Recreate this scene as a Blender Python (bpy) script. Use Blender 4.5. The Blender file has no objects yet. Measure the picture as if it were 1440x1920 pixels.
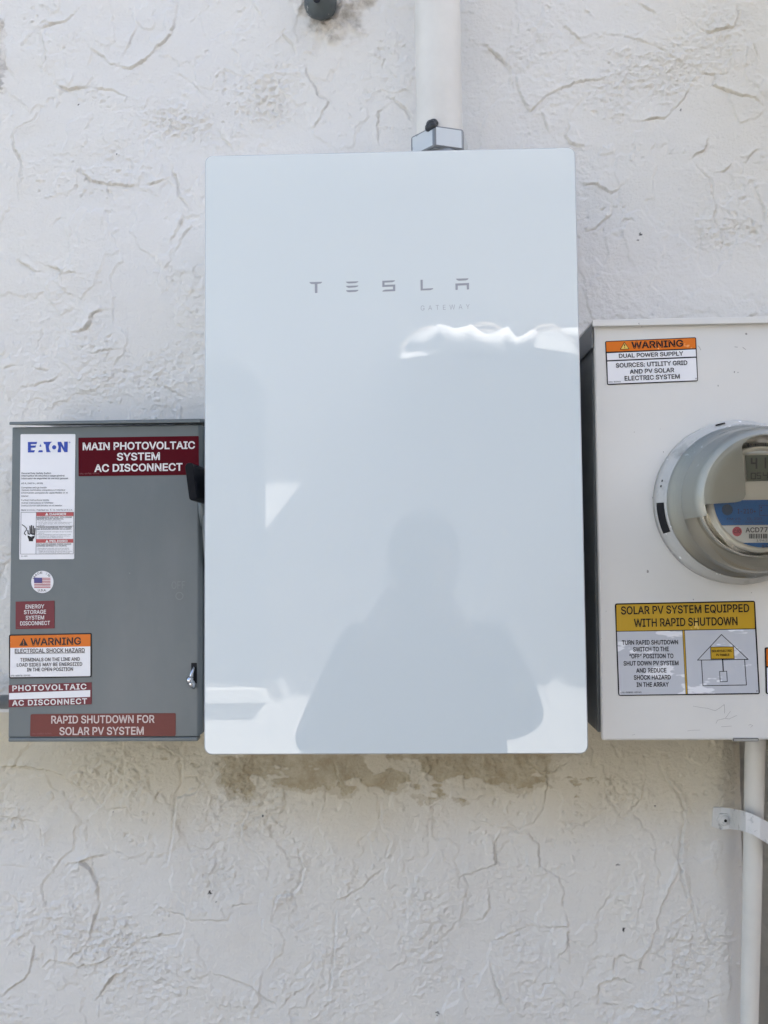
import bpy, bmesh, math, random
import numpy as np
from mathutils import Vector, Matrix
from mathutils.geometry import delaunay_2d_cdt

random.seed(7)
C = bpy.context.scene
COL = C.collection
R = math.radians

# ------------------------------------------------------------------ camera
F_PX = 1442.0
ROT = (-0.0463, 0.0264, -0.0102)
GW_Z = 1.66                      # height of the cabinet's centre above ground
GW_Y = -0.149                    # front of the cabinet (the wall is y = 0)
CAM = Vector((0.0125, GW_Y - 0.8332, GW_Z - 0.1092))


def rod(r):
    r = Vector(r)
    return Matrix.Rotation(r.length, 3, r.normalized())


RC = rod(ROT) @ Matrix(((1, 0, 0), (0, 0, -1), (0, 1, 0)))   # world -> camera (right, down, forward)
cd = bpy.data.cameras.new('camera')
cam = bpy.data.objects.new('camera', cd)
COL.objects.link(cam)
m3 = Matrix((RC[0], -RC[1], -RC[2])).transposed()
cam.matrix_world = Matrix.Translation(CAM) @ m3.to_4x4()
cd.sensor_width = 36
cd.lens = 36 * F_PX / 1920
cd.clip_start = 0.02
cd.clip_end = 500
cd.dof.use_dof = True
cd.dof.focus_distance = 0.86
cd.dof.aperture_fstop = 11.0
C.camera = cam

# ------------------------------------------------------------------ light
SUN_TO = Vector((1.87, 1.0, 2.2)).normalized()       # towards the sun: behind this house, to the right
w = bpy.data.worlds.new('World')
C.world = w
w.use_nodes = True
nt = w.node_tree
bg = nt.nodes['Background']
sky = nt.nodes.new('ShaderNodeTexSky')
sky.sky_type = 'NISHITA'
sky.sun_disc = False
sky.sun_elevation = math.asin(SUN_TO.z)
sky.sun_rotation = math.atan2(SUN_TO.x, SUN_TO.y)
sky.air_density = 1.0
sky.dust_density = 4.0
sky.ozone_density = 0.6
nt.links.new(sky.outputs[0], bg.inputs[0])
bg.inputs[1].default_value = 0.10
sd = bpy.data.lights.new('sun', 'SUN')
sd.energy = 5.0
sd.angle = R(0.5)
sd.color = (1.0, 0.955, 0.89)
sun = bpy.data.objects.new('sun', sd)
COL.objects.link(sun)
sun.rotation_euler = (-SUN_TO).to_track_quat('-Z', 'Y').to_euler()
sun.location = (3, 1, 9)

C.view_settings.view_transform = 'Standard'
C.view_settings.look = 'None'
C.view_settings.gamma = 1
C.view_settings.exposure = 2.48
C.render.resolution_x, C.render.resolution_y = 768, 1024
C.cycles.use_denoising = True
C.cycles.max_bounces = 10
C.cycles.diffuse_bounces = 5
C.cycles.transparent_max_bounces = 16


# ------------------------------------------------------------------ helpers
def at(px, py, Y):
    """photo pixel -> point on the plane y = Y"""
    d = RC.transposed() @ Vector(((px - 720) / F_PX, (py - 960) / F_PX, 1))
    t = (Y - CAM.y) / d.y
    return CAM + d * t


def zm(x, y, ox, oy, s):
    return (ox + x / s, oy + y / s)


def thing(name, label, cat, loc, group=None):
    o = bpy.data.objects.new(name, None)
    o.empty_display_size = 0.05
    COL.objects.link(o)
    o.location = loc
    o['label'] = label
    o['category'] = cat
    if group:
        o['group'] = group
    return o


def rootloc(o):
    v = Vector((0, 0, 0))
    while o:
        v += o.location
        o = o.parent
    return v


class MB:
    def __init__(s):
        s.v, s.f, s.m, s.sm = [], [], [], []

    def add(s, vs, fs, m=0, smooth=False):
        b = len(s.v)
        s.v += [Vector(p) for p in vs]
        for f in fs:
            s.f.append([b + i for i in f])
            s.m.append(m)
            s.sm.append(smooth)

    def build(s, name, mats, parent=None, label=None, bevel=0, seg=2, recalc=True):
        me = bpy.data.meshes.new(name)
        off = rootloc(parent) if parent else Vector((0, 0, 0))
        me.from_pydata([tuple(p - off) for p in s.v], [], s.f)
        for m in (mats if isinstance(mats, (list, tuple)) else [mats]):
            me.materials.append(m)
        me.polygons.foreach_set('material_index', s.m)
        me.polygons.foreach_set('use_smooth', s.sm)
        if recalc:
            bm = bmesh.new()
            bm.from_mesh(me)
            bmesh.ops.recalc_face_normals(bm, faces=bm.faces)
            bm.to_mesh(me)
            bm.free()
        me.update()
        o = bpy.data.objects.new(name, me)
        COL.objects.link(o)
        if parent:
            o.parent = parent
        if label:
            o['label'] = label
        if bevel:
            b = o.modifiers.new('bevel', 'BEVEL')
            b.width = bevel
            b.segments = seg
            b.limit_method = 'ANGLE'
            b.angle_limit = R(35)
            b.harden_normals = False
        return o

    def box(s, x0, x1, y0, y1, z0, z1, m=0):
        vs = [(x, y, z) for x in (x0, x1) for y in (y0, y1) for z in (z0, z1)]
        s.add(vs, [(0, 1, 3, 2), (4, 6, 7, 5), (0, 4, 5, 1), (2, 3, 7, 6), (0, 2, 6, 4), (1, 5, 7, 3)], m)

    def prism(s, pts, y0, y1, m=0, smooth=False):
        """pts: list of (x, z); extruded between y0 (front) and y1"""
        n = len(pts)
        s.add([(x, y0, z) for x, z in pts] + [(x, y1, z) for x, z in pts],
              [list(range(n)), list(range(2 * n - 1, n - 1, -1))] +
              [(i, i + n, (i + 1) % n + n, (i + 1) % n) for i in range(n)], m, smooth)

    def slab(s, pts, t, m=0):
        """world points on a plane y = const, thickness t towards the wall"""
        n = len(pts)
        a = [Vector(p) for p in pts]
        s.add(a + [p + Vector((0, t, 0)) for p in a],
              [list(range(n)), list(range(2 * n - 1, n - 1, -1))] +
              [(i, i + n, (i + 1) % n + n, (i + 1) % n) for i in range(n)], m)

    def tube(s, pts, r, n=24, m=0, caps=True, smooth=True):
        pts = [Vector(p) for p in pts]
        rs = r if isinstance(r, (list, tuple)) else [r] * len(pts)
        b = len(s.v)
        ref = None
        for i, p in enumerate(pts):
            t = (pts[min(i + 1, len(pts) - 1)] - pts[max(i - 1, 0)]).normalized()
            if ref is None:
                ref = t.orthogonal().normalized()
            ref = (ref - t * ref.dot(t)).normalized()
            q = t.cross(ref)
            for k in range(n):
                a = 2 * math.pi * k / n
                s.v.append(p + (ref * math.cos(a) + q * math.sin(a)) * rs[i])
        for i in range(len(pts) - 1):
            for k in range(n):
                s.f.append([b + i * n + k, b + i * n + (k + 1) % n, b + (i + 1) * n + (k + 1) % n, b + (i + 1) * n + k])
                s.m.append(m)
                s.sm.append(smooth)
        if caps:
            for base in (b, b + (len(pts) - 1) * n):
                s.f.append([base + k for k in range(n)])
                s.m.append(m)
                s.sm.append(False)

    def lathe(s, cx, cz, prof, n=96, m=0, a0=0.0, a1=2 * math.pi, smooth=True):
        """prof: (radius, y) ; axis along y through (cx, cz)"""
        b = len(s.v)
        full = abs(a1 - a0 - 2 * math.pi) < 1e-6
        cnt = n if full else n + 1
        for r, y in prof:
            for k in range(cnt):
                a = a0 + (a1 - a0) * k / n
                s.v.append(Vector((cx + r * math.cos(a), y, cz + r * math.sin(a))))
        for i in range(len(prof) - 1):
            for k in range(n):
                k2 = (k + 1) % cnt
                s.f.append([b + i * cnt + k, b + i * cnt + k2, b + (i + 1) * cnt + k2, b + (i + 1) * cnt + k])
                s.m.append(m)
                s.sm.append(smooth)


def tag(o, label, cat, group=None):
    o['label'] = label
    o['category'] = cat
    if group:
        o['group'] = group
    return o


# ------------------------------------------------------------------ materials
def mat(name, col, rough=0.5, metal=0.0, spec=0.5, bump=None, var=None, coat=0.0, ior=None):
    """bump=(scale, strength, distance); var=(scale, amount)"""
    m = bpy.data.materials.new(name)
    m.use_nodes = True
    t = m.node_tree
    b = t.nodes['Principled BSDF']
    b.inputs['Base Color'].default_value = (*col, 1)
    b.inputs['Roughness'].default_value = rough
    b.inputs['Metallic'].default_value = metal
    b.inputs['Specular IOR Level'].default_value = spec
    if ior:
        b.inputs['IOR'].default_value = ior
    if coat:
        b.inputs['Coat Weight'].default_value = coat
        b.inputs['Coat Roughness'].default_value = 0.08
    tc = None
    if bump or var:
        tc = t.nodes.new('ShaderNodeTexCoord')
    if bump:
        n = t.nodes.new('ShaderNodeTexNoise')
        n.inputs['Scale'].default_value = bump[0]
        n.inputs['Detail'].default_value = 4
        t.links.new(tc.outputs['Object'], n.inputs['Vector'])
        bn = t.nodes.new('ShaderNodeBump')
        bn.inputs['Strength'].default_value = bump[1]
        bn.inputs['Distance'].default_value = bump[2]
        t.links.new(n.outputs[0], bn.inputs['Height'])
        t.links.new(bn.outputs[0], b.inputs['Normal'])
    if var:
        n = t.nodes.new('ShaderNodeTexNoise')
        n.inputs['Scale'].default_value = var[0]
        n.inputs['Detail'].default_value = 6
        n.inputs['Roughness'].default_value = 0.65
        t.links.new(tc.outputs['Object'], n.inputs['Vector'])
        mr = t.nodes.new('ShaderNodeMapRange')
        mr.inputs['From Min'].default_value = 0.3
        mr.inputs['From Max'].default_value = 0.7
        mr.inputs['To Min'].default_value = 1 - var[1]
        mr.inputs['To Max'].default_value = 1 + var[1]
        t.links.new(n.outputs[0], mr.inputs[0])
        mx = t.nodes.new('ShaderNodeVectorMath')
        mx.operation = 'SCALE'
        mx.inputs[0].default_value = col
        t.links.new(mr.outputs[0], mx.inputs['Scale'])
        t.links.new(mx.outputs[0], b.inputs['Base Color'])
    return m


def wear(m, col2, scale, lo, hi, detail=8, stretch=(1, 1, 1), rough2=None):
    """mix a second colour in where a noise is above a threshold (chips, scratches, grime)"""
    t = m.node_tree
    b = t.nodes['Principled BSDF']
    tc = t.nodes.new('ShaderNodeTexCoord')
    mp = t.nodes.new('ShaderNodeMapping')
    mp.inputs['Scale'].default_value = stretch
    t.links.new(tc.outputs['Object'], mp.inputs['Vector'])
    n = t.nodes.new('ShaderNodeTexNoise')
    n.inputs['Scale'].default_value = scale
    n.inputs['Detail'].default_value = detail
    n.inputs['Roughness'].default_value = 0.6
    t.links.new(mp.outputs[0], n.inputs['Vector'])
    mr = t.nodes.new('ShaderNodeMapRange')
    mr.inputs['From Min'].default_value = lo
    mr.inputs['From Max'].default_value = hi
    t.links.new(n.outputs[0], mr.inputs[0])
    mx = t.nodes.new('ShaderNodeMix')
    mx.data_type = 'RGBA'
    src = b.inputs['Base Color']
    if src.is_linked:
        t.links.new(src.links[0].from_socket, mx.inputs[6])
    else:
        mx.inputs[6].default_value = src.default_value
    mx.inputs[7].default_value = (*col2, 1)
    t.links.new(mr.outputs[0], mx.inputs[0])
    t.links.new(mx.outputs[2], b.inputs['Base Color'])
    return m


def clear_cover(name, tint=(0.93, 0.93, 0.9), ior=1.5, rough=0.03):
    m = bpy.data.materials.new(name)
    m.use_nodes = True
    t = m.node_tree
    t.nodes.clear()
    o = t.nodes.new('ShaderNodeOutputMaterial')
    tr = t.nodes.new('ShaderNodeBsdfTransparent')
    tr.inputs[0].default_value = (*tint, 1)
    gl = t.nodes.new('ShaderNodeBsdfGlossy')
    gl.inputs['Roughness'].default_value = rough
    fr = t.nodes.new('ShaderNodeFresnel')
    fr.inputs[0].default_value = ior
    mx = t.nodes.new('ShaderNodeMixShader')
    t.links.new(fr.outputs[0], mx.inputs[0])
    t.links.new(tr.outputs[0], mx.inputs[1])
    t.links.new(gl.outputs[0], mx.inputs[2])
    t.links.new(mx.outputs[0], o.inputs[0])
    return m


M = {}
M['glass_white'] = mat('white_backed_glass', (0.67, 0.733, 0.748), 0.01, spec=0.85)
M['glass_edge'] = mat('glass_edge', (0.50, 0.52, 0.55), 0.15)
M['cabinet'] = mat('white_powder_coat', (0.75, 0.75, 0.74), 0.5)
M['logo_grey'] = mat('grey_print', (0.31, 0.335, 0.38), 0.02, spec=1.0)
M['eaton_grey'] = mat('grey_enamel', (0.125, 0.148, 0.156), 0.38, bump=(9, 0.25, 0.004), var=(5, 0.09))
wear(M['eaton_grey'], (0.24, 0.25, 0.245), 60, 0.685, 0.74)
wear(M['eaton_grey'], (0.17, 0.185, 0.19), 3.5, 0.5, 0.75, 8, stretch=(1.6, 1, 0.5))
M['box_white'] = mat('painted_steel', (0.69, 0.68, 0.645), 0.42, bump=(14, 0.12, 0.003), var=(6, 0.03))
wear(M['box_white'], (0.30, 0.29, 0.27), 95, 0.735, 0.75, 3)
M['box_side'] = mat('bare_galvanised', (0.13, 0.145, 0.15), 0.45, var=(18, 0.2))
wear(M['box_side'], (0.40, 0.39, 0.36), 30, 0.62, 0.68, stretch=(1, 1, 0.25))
M['black'] = mat('black_plastic', (0.004, 0.005, 0.008), 0.5, spec=0.15)
M['black_hole'] = mat('dark_opening', (0.004, 0.004, 0.006), 0.8)
M['chrome'] = mat('chrome', (0.65, 0.67, 0.70), 0.16, metal=1)
M['steel'] = mat('zinc_steel', (0.42, 0.43, 0.43), 0.4, metal=0.7, var=(40, 0.15))
M['paint_pipe'] = mat('painted_pipe', (0.66, 0.64, 0.59), 0.5, bump=(60, 0.3, 0.0012), var=(14, 0.06))
wear(M['paint_pipe'], (0.35, 0.33, 0.29), 40, 0.72, 0.74, stretch=(1, 1, 0.5))
M['nut'] = mat('painted_nut', (0.52, 0.54, 0.53), 0.35, metal=0.3, bump=(90, 0.3, 0.001))
wear(M['nut'], (0.24, 0.25, 0.25), 34, 0.60, 0.65)
M['sealant'] = mat('black_sealant', (0.015, 0.018, 0.022), 0.3, bump=(200, 0.8, 0.001))
M['pvc'] = mat('grey_pvc', (0.07, 0.085, 0.088), 0.5, bump=(70, 0.6, 0.003))
wear(M['pvc'], (0.6, 0.58, 0.54), 38, 0.60, 0.64)
M['sk_white'] = mat('sticker_white', (0.80, 0.80, 0.82), 0.35)
M['sk_white2'] = mat('sticker_white_bubbled', (0.78, 0.78, 0.80), 0.3, bump=(120, 0.25, 0.001))
M['sk_grey'] = mat('sticker_grey', (0.52, 0.54, 0.58), 0.3)
wear(M['sk_grey'], (0.78, 0.79, 0.82), 38, 0.57, 0.60, 3, stretch=(0.6, 1, 1.5))
M['sk_maroon'] = mat('sticker_maroon', (0.085, 0.002, 0.008), 0.45, spec=0.08)
M['sk_maroon2'] = mat('sticker_faded_maroon', (0.165, 0.026, 0.036), 0.4, spec=0.3, var=(40, 0.08))
M['sk_brick'] = mat('sticker_brick', (0.165, 0.038, 0.032), 0.4, spec=0.3, var=(30, 0.07))
M['sk_orange'] = mat('sticker_orange', (0.70, 0.165, 0.008), 0.35, spec=0.3)
wear(M['sk_orange'], (0.86, 0.42, 0.16), 70, 0.62, 0.66)
M['sk_yellow'] = mat('sticker_yellow', (0.50, 0.30, 0.008), 0.3)
wear(M['sk_yellow'], (0.72, 0.50, 0.12), 42, 0.64, 0.67, 3)
M['tri_yellow'] = mat('triangle_yellow', (0.80, 0.55, 0.10), 0.3)
M['ink'] = mat('black_ink', (0.010, 0.009, 0.012), 0.4, spec=0.25)
M['ink_brown'] = mat('dark_ink', (0.025, 0.015, 0.015), 0.4, spec=0.3)
M['ink_soft'] = mat('soft_ink', (0.035, 0.035, 0.045), 0.4)
M['ink_white'] = mat('white_ink', (0.74, 0.72, 0.71), 0.4)
M['ink_pink'] = mat('faded_ink', (0.62, 0.52, 0.49), 0.4)
M['ink_dim'] = mat('dim_ink', (0.26, 0.09, 0.09), 0.4)
M['blue_logo'] = mat('blue_print', (0.008, 0.045, 0.36), 0.35)
M['red_band'] = mat('red_print', (0.42, 0.055, 0.06), 0.35)
M['flag_red'] = mat('flag_red', (0.38, 0.03, 0.06), 0.35)
M['flag_blue'] = mat('flag_blue', (0.05, 0.045, 0.22), 0.35)
M['ring'] = mat('meter_ring', (0.50, 0.495, 0.465), 0.38, bump=(180, 0.12, 0.001), var=(30, 0.06))
wear(M['ring'], (0.90, 0.90, 0.89), 110, 0.645, 0.665, 5)
wear(M['ring'], (0.24, 0.24, 0.22), 22, 0.60, 0.74, 6)
M['shroud'] = mat('meter_shroud', (0.43, 0.43, 0.385), 0.38)
M['shroud_side'] = mat('meter_shroud_side', (0.56, 0.55, 0.50), 0.42)
wear(M['shroud_side'], (0.80, 0.80, 0.78), 90, 0.67, 0.69, 4)
M['bezel'] = mat('meter_bezel', (0.74, 0.71, 0.63), 0.4)
M['silver'] = mat('meter_inner_metal', (0.80, 0.78, 0.72), 0.25, metal=0.85)
M['plate_white'] = mat('meter_label_white', (0.72, 0.73, 0.74), 0.4)
M['plate_blue'] = mat('meter_label_blue', (0.006, 0.12, 0.40), 0.4)
M['lcd'] = mat('lcd_glass', (0.155, 0.165, 0.125), 0.2)
M['lcd_ink'] = mat('lcd_segment', (0.028, 0.03, 0.022), 0.3)
M['dot_red'] = mat('red_dot', (0.55, 0.09, 0.13), 0.4)
M['cover'] = clear_cover('clear_polycarbonate', (0.95, 0.95, 0.92), 1.6, 0.02)


# ------------------------------------------------------------------ stucco wall
def vnoise(x, y, seed):
    """smooth gradient noise, about -0.7..0.7"""
    rng = np.random.default_rng(seed)
    ang = rng.uniform(0, 2 * np.pi, (256, 256))
    gx, gy = np.cos(ang), np.sin(ang)
    xi = np.floor(x).astype(int)
    yi = np.floor(y).astype(int)
    xf, yf = x - xi, y - yi
    u = xf * xf * xf * (xf * (xf * 6 - 15) + 10)
    v = yf * yf * yf * (yf * (yf * 6 - 15) + 10)

    def g(i, j):
        a, b = (xi + i) & 255, (yi + j) & 255
        return gx[a, b] * (xf - i) + gy[a, b] * (yf - j)
    return (g(0, 0) * (1 - u) + g(1, 0) * u) * (1 - v) + (g(0, 1) * (1 - u) + g(1, 1) * u) * v


def fbm(x, y, seed, oct=4, gain=0.5):
    s, a = 0, 1
    for k in range(oct):
        s = s + a * vnoise(x * 2 ** k, y * 2 ** k, seed + k)
        a *= gain
    return s


def sstep(e0, e1, x):
    t = np.clip((x - e0) / (e1 - e0), 0, 1)
    return t * t * (3 - 2 * t)


# trowel ridges read off the real wall: (origin, scale, polylines)
RIDGES = [
    ((0, 0), 2.0, """150,115 165,150 175,190 178,230 150,275|625,0 660,20 655,70 640,130 590,175 540,225 490,255 410,235 380,205 330,170|515,90 480,165 455,215 440,245|345,310 345,325 415,335 450,350 490,370|200,310 260,335 340,320|160,405 125,455 65,485 50,515 60,560 85,600 88,630 75,680 70,740|305,615 315,650 350,678 400,688 470,695 540,692 590,685 630,670|400,688 402,740|940,0 970,40 1000,90 1000,125|1060,85 1080,120 1060,135 1095,165 1115,200 1105,220 1080,195|1135,200 1165,205 1190,215|1145,240 1150,290 1180,330 1190,365 1230,385 1205,430 1180,470 1150,490 1130,475|690,795 675,850 640,910 650,940|700,830 720,845 690,880 660,920|650,610 655,650 675,690 680,740 720,790|640,265 690,285 730,320 780,370|580,435 640,470 700,500|810,470 840,520 870,550 880,580|880,470 875,530|1440,400 1415,420 1412,490 1420,560|150,110 190,90 240,85 290,40|705,90 750,40|20,60 0,120|15,170 30,250 60,300"""),
    ((0, 400), 3.6, """160,235 130,320 190,350 230,380 290,390|285,335 350,355 420,385 425,480|420,385 440,410 480,395 540,405 595,415|390,480 430,510 460,535|300,755 285,840 260,890 245,950|0,1045 60,1030 130,1025 180,1015|260,995 240,1040 320,1060 350,1030|105,1210 140,1175 220,1160 290,1140 370,1120 415,1085|0,1155 40,1175 35,1245|485,795 520,800 570,780 610,730 620,680 660,650 720,650|700,710 700,760 680,800|600,970 610,945 670,930 740,915 830,910|880,980 910,1020 945,1060|780,1050 830,1060 890,1070|860,780 855,850|1230,0 1215,80 1140,200 1150,215|1230,160 1215,215 1160,300|1335,340 1300,390 1305,420 1370,445|1255,580 1345,565 1365,540|1225,580 1240,615 1300,660 1340,710 1375,755|1085,1100 1110,1160 1170,1200 1230,1230 1290,1250|290,90 300,40 320,10|350,75 390,30 430,30|590,180 595,130"""),
    ((0, 1380), 2.0, """0,110 100,112 200,130 260,155 300,185 350,225 395,275|300,150 330,160 330,190 320,205|395,275 430,265 480,265 500,290 530,305|410,115 405,180 370,230|550,20 620,40 680,80 685,130 680,175|690,150 740,150 765,180 735,215 665,235 658,300 650,400 630,480 600,505|625,195 590,210 580,240 605,255|945,260 910,340 908,380 960,440 1000,485 1030,495|880,375 820,390 770,425 700,400 660,420|1085,450 1130,455 1145,490 1130,560 1100,595 1040,600 1030,670|425,440 340,455 297,468 340,510 365,570 370,630 345,710 330,770 250,840|165,860 190,835 250,845 300,862 380,845 425,815|0,480 60,480 120,490|0,300 60,305 140,320 160,350 165,400 180,410|35,580 75,615 70,700 60,740 20,790|110,740 130,790 120,850 100,900 40,940 0,975|110,660 150,630|570,620 630,650 680,665 720,685 850,685 860,670|860,640 900,625 940,625|550,760 600,740 680,735|780,520 800,560 830,600|1180,215 1190,190 1220,180 1215,240 1180,230|1255,80 1270,150 1300,210|1430,250 1430,320 1440,350|1240,640 1260,610 1300,600 1360,560 1400,520 1440,495|1265,650 1260,780 1240,975|790,880 850,900 940,930 1000,980 1050,1010|1150,930 1090,970 1050,1020|540,1045 545,1080|350,1000 420,900 480,870"""),
    ((720, 1380), 2.0, """605,85 608,180 595,270 560,320 500,345 445,340 400,325 340,310|545,85 590,130 640,125 700,90|445,345 410,400 415,480 330,510 270,525|450,380 490,362 540,370 575,410 582,490 650,530 672,580 665,640 690,710 600,715 540,708 480,735 400,770 355,768|690,710 680,790 640,840|400,830 420,920 450,1000 490,1080|390,575 395,640 370,685 330,690|1040,105 1060,160 1110,215 1130,270 1122,380 1112,480 1125,550 1160,630 1175,690 1200,740|1112,485 1070,560 1030,640 1015,720 990,800 955,840 955,880 990,890|855,910 860,830 890,815 940,835|590,960 600,925 650,925|800,1000 800,930 870,905 940,925|800,1000 870,1005 980,1020 1050,1015|1290,770 1295,850 1300,950 1290,1010|1265,965 1215,980 1210,1020 1240,1010|1210,720 1225,770 1260,790|790,195 830,200 860,240 885,300|885,310 920,280 960,230 980,150|975,100 970,70 1020,65|1035,85 1040,60 1070,65 1075,100|975,540 960,620 945,690|0,350 30,390 15,440 10,480|170,285 175,262 200,250 220,262 215,285|105,320 110,295 135,292 145,312|160,335 165,310 190,305 203,325 190,348"""),
    ((720, 0), 2.0, """350,165 385,168 430,205 465,245 470,265|515,265 498,300 505,345 530,395 545,418 575,395 610,360 670,330 740,305 800,298 850,285|820,125 900,135 970,155 1030,175 1080,210 1120,235 1165,245|1165,245 1200,275 1250,275 1240,320 1290,335 1330,355 1390,365 1440,410|660,85 700,115 740,155 790,185|740,30 790,65|945,0 990,30 1030,55|1130,60 1170,90 1215,120 1310,100 1325,60 1310,0|1370,140 1390,200 1400,240|1310,200 1300,270|1260,190 1250,240|950,455 1060,435 1120,370 1150,320|1145,595 1170,640 1220,680 1225,730 1240,770 1230,820 1250,870 1265,920 1255,960|1190,830 1195,900 1180,960|1220,500 1200,560 1145,595|1070,530 1070,575 1095,575|1345,620 1380,570 1420,555|690,460 700,490 680,510 700,540 760,550|580,400 610,470 630,520|730,690 800,690 855,720 910,680|740,870 790,855 850,800 850,770 810,740|1330,740 1380,740|1390,700 1420,770 1440,850|1310,600 1280,640 1250,645|0,360 40,370 90,420 120,465"""),
]
# areas where the plaster is rough (pixel centre, radii, strength)
ROUGH = [(450, 190, 120, 60, 1.0), (345, 225, 60, 30, 1.3), (520, 150, 60, 70, 0.9), (100, 290, 50, 60, 0.7),
         (320, 560, 60, 90, 1.0), (250, 610, 80, 50, 0.8), (240, 730, 70, 50, 1.2), (370, 690, 50, 60, 1.2),
         (1180, 170, 110, 60, 0.9), (1100, 60, 110, 50, 0.8), (1330, 110, 90, 70, 0.9), (1040, 260, 70, 60, 0.6),
         (1100, 480, 50, 120, 0.5), (1380, 420, 60, 120, 0.6),
         (90, 1480, 130, 50, 1.3), (330, 1480, 170, 60, 0.8), (300, 1650, 180, 140, 0.8), (140, 1830, 160, 110, 1.0),
         (480, 1820, 150, 90, 1.2), (640, 1560, 140, 80, 0.7), (860, 1660, 140, 120, 0.7), (1010, 1800, 170, 110, 1.1),
         (1230, 1830, 130, 90, 1.1), (1370, 1450, 60, 80, 0.9), (1150, 1460, 60, 40, 1.0), (870, 1430, 200, 40, 0.7)]

FX0, FX1, FZ0, FZ1, DX = -0.55, 0.53, 0.91, 2.30, 0.0011


def graded(a, b, far0, far1):
    fine = list(np.arange(a, b + 1e-6, DX))
    lo, s, x = [], DX, a
    while x > far0:
        s *= 1.12
        x -= s
        lo.append(x)
    hi, s, x = [], DX, b
    while x < far1:
        s *= 1.12
        x += s
        hi.append(x)
    return np.array(lo[::-1] + fine + hi)


gx_, gz_ = graded(FX0, FX1, -4.0, 4.0), graded(FZ0, FZ1, -0.05, 4.7)
WX, WZ = np.meshgrid(gx_, gz_)
h = 3.0e-3 * fbm(WX * 4.5, WZ * 4.5, 3, 3) + 1.0e-3 * fbm(WX * 22, WZ * 26, 13, 3)
# broad thin trowelled coats with ragged edges
for k, (sc, amp, thr) in enumerate(((7, 1.3e-3, 0.08), (11, 1.0e-3, 0.16))):
    f = fbm(WX * sc + 17 * k, WZ * sc * 0.8 + 5 * k, 20 + 7 * k, 5, 0.5)
    h += amp * sstep(thr - 0.012, thr + 0.03, f)
# wobble for the ridge lines
wx = 1.8e-3 * fbm(WX * 75, WZ * 75, 60, 3) + 2.0e-3 * fbm(WX * 190, WZ * 190, 64, 2)
wz = 1.8e-3 * fbm(WX * 75, WZ * 75, 70, 3) + 2.0e-3 * fbm(WX * 190, WZ * 190, 74, 2)
brk = fbm(WX * 26, WZ * 26, 80, 3)
rr = random.Random(11)
dirt_shade = np.zeros_like(h)  # crease lines: grime plus occlusion shade put into the wall colour
for (ox, oy), s_, txt in RIDGES:
    for pl in txt.split('|'):
        pts = []
        for q in pl.split():
            a, b = q.split(',')
            p = at(ox + float(a) / s_, oy + float(b) / s_, 0)
            pts.append((p.x, p.z))
        pts = np.array(pts)
        L = np.r_[0, np.cumsum(np.hypot(*np.diff(pts, axis=0).T))]
        A = rr.uniform(1.6e-3, 3.6e-3)
        wd = rr.uniform(0.006, 0.018)
        side = rr.choice((-1, 1))
        ch = pts[-1] - pts[0]
        if abs(ch[0]) > 0.35 * abs(ch[1]):        # most plaster lips hang over on their lower side
            side = 1 if ch[0] > 0 else -1
        mgn = 0.05
        i0, i1 = np.searchsorted(gz_, [pts[:, 1].min() - mgn, pts[:, 1].max() + mgn])
        j0, j1 = np.searchsorted(gx_, [pts[:, 0].min() - mgn, pts[:, 0].max() + mgn])
        if i1 <= i0 or j1 <= j0:
            continue
        sl = (slice(i0, i1), slice(j0, j1))
        X, Z = WX[sl] + wx[sl], WZ[sl] + wz[sl]
        best = np.full(X.shape, 1e9)
        sg = np.ones(X.shape)
        tt = np.zeros(X.shape)
        for k in range(len(pts) - 1):
            a, b = pts[k], pts[k + 1]
            d = b - a
            l2 = max(d @ d, 1e-9)
            t = np.clip(((X - a[0]) * d[0] + (Z - a[1]) * d[1]) / l2, 0, 1)
            qx, qz = X - a[0] - t * d[0], Z - a[1] - t * d[1]
            dist = np.hypot(qx, qz)
            mk = dist < best
            best = np.where(mk, dist, best)
            sg = np.where(mk, np.sign(d[0] * qz - d[1] * qx + 1e-12), sg)
            tt = np.where(mk, L[k] + t * math.sqrt(l2), tt)
        tp = np.clip(np.minimum(tt, L[-1] - tt) / 0.018, 0.15, 1) * np.clip(0.75 + 1.1 * brk[sl], 0.15, 1.4)
        sd_ = sg * side * best
        prof = np.where(sd_ > 0, np.exp(-sd_ / wd), np.exp(sd_ / 0.0007))
        crease = -0.75 * np.exp(-((sd_ + 0.0020) / 0.0014) ** 2)
        dirt_shade[sl] = np.maximum(dirt_shade[sl], np.exp(-((sd_ + 0.0010) / 0.0008) ** 2) * np.clip(tp, 0, 1) * 0.32 * min(1, A / 2.6e-3))
        h[sl] += A * tp * (prof + crease)
# rough, sandy and dragged areas
mask = 0.25 * np.ones_like(h)
pw = np.clip(0.35 + 1.6 * fbm(WX * 8, WZ * 8, 90, 3), 0, 1)
for cx, cy, rx, ry, st in ROUGH:
    p = at(cx, cy, 0)
    q = at(cx + rx, cy + ry, 0)
    d = ((WX - p.x) / abs(q.x - p.x)) ** 2 + ((WZ - p.z) / abs(q.z - p.z)) ** 2
    mask += st * np.exp(-d * 0.9)
mask = np.clip(mask, 0, 1.5) * pw
n1 = fbm(WX * 120 + 3, WZ * 170, 100, 3)
n2 = fbm(WX * 105, WZ * 140, 110, 3)
h += mask * (1.3e-3 * n1 + 1.5e-3 * sstep(0.10, 0.34, n2) - 0.9e-3 * sstep(0.2, 0.42, -n2))
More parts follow.
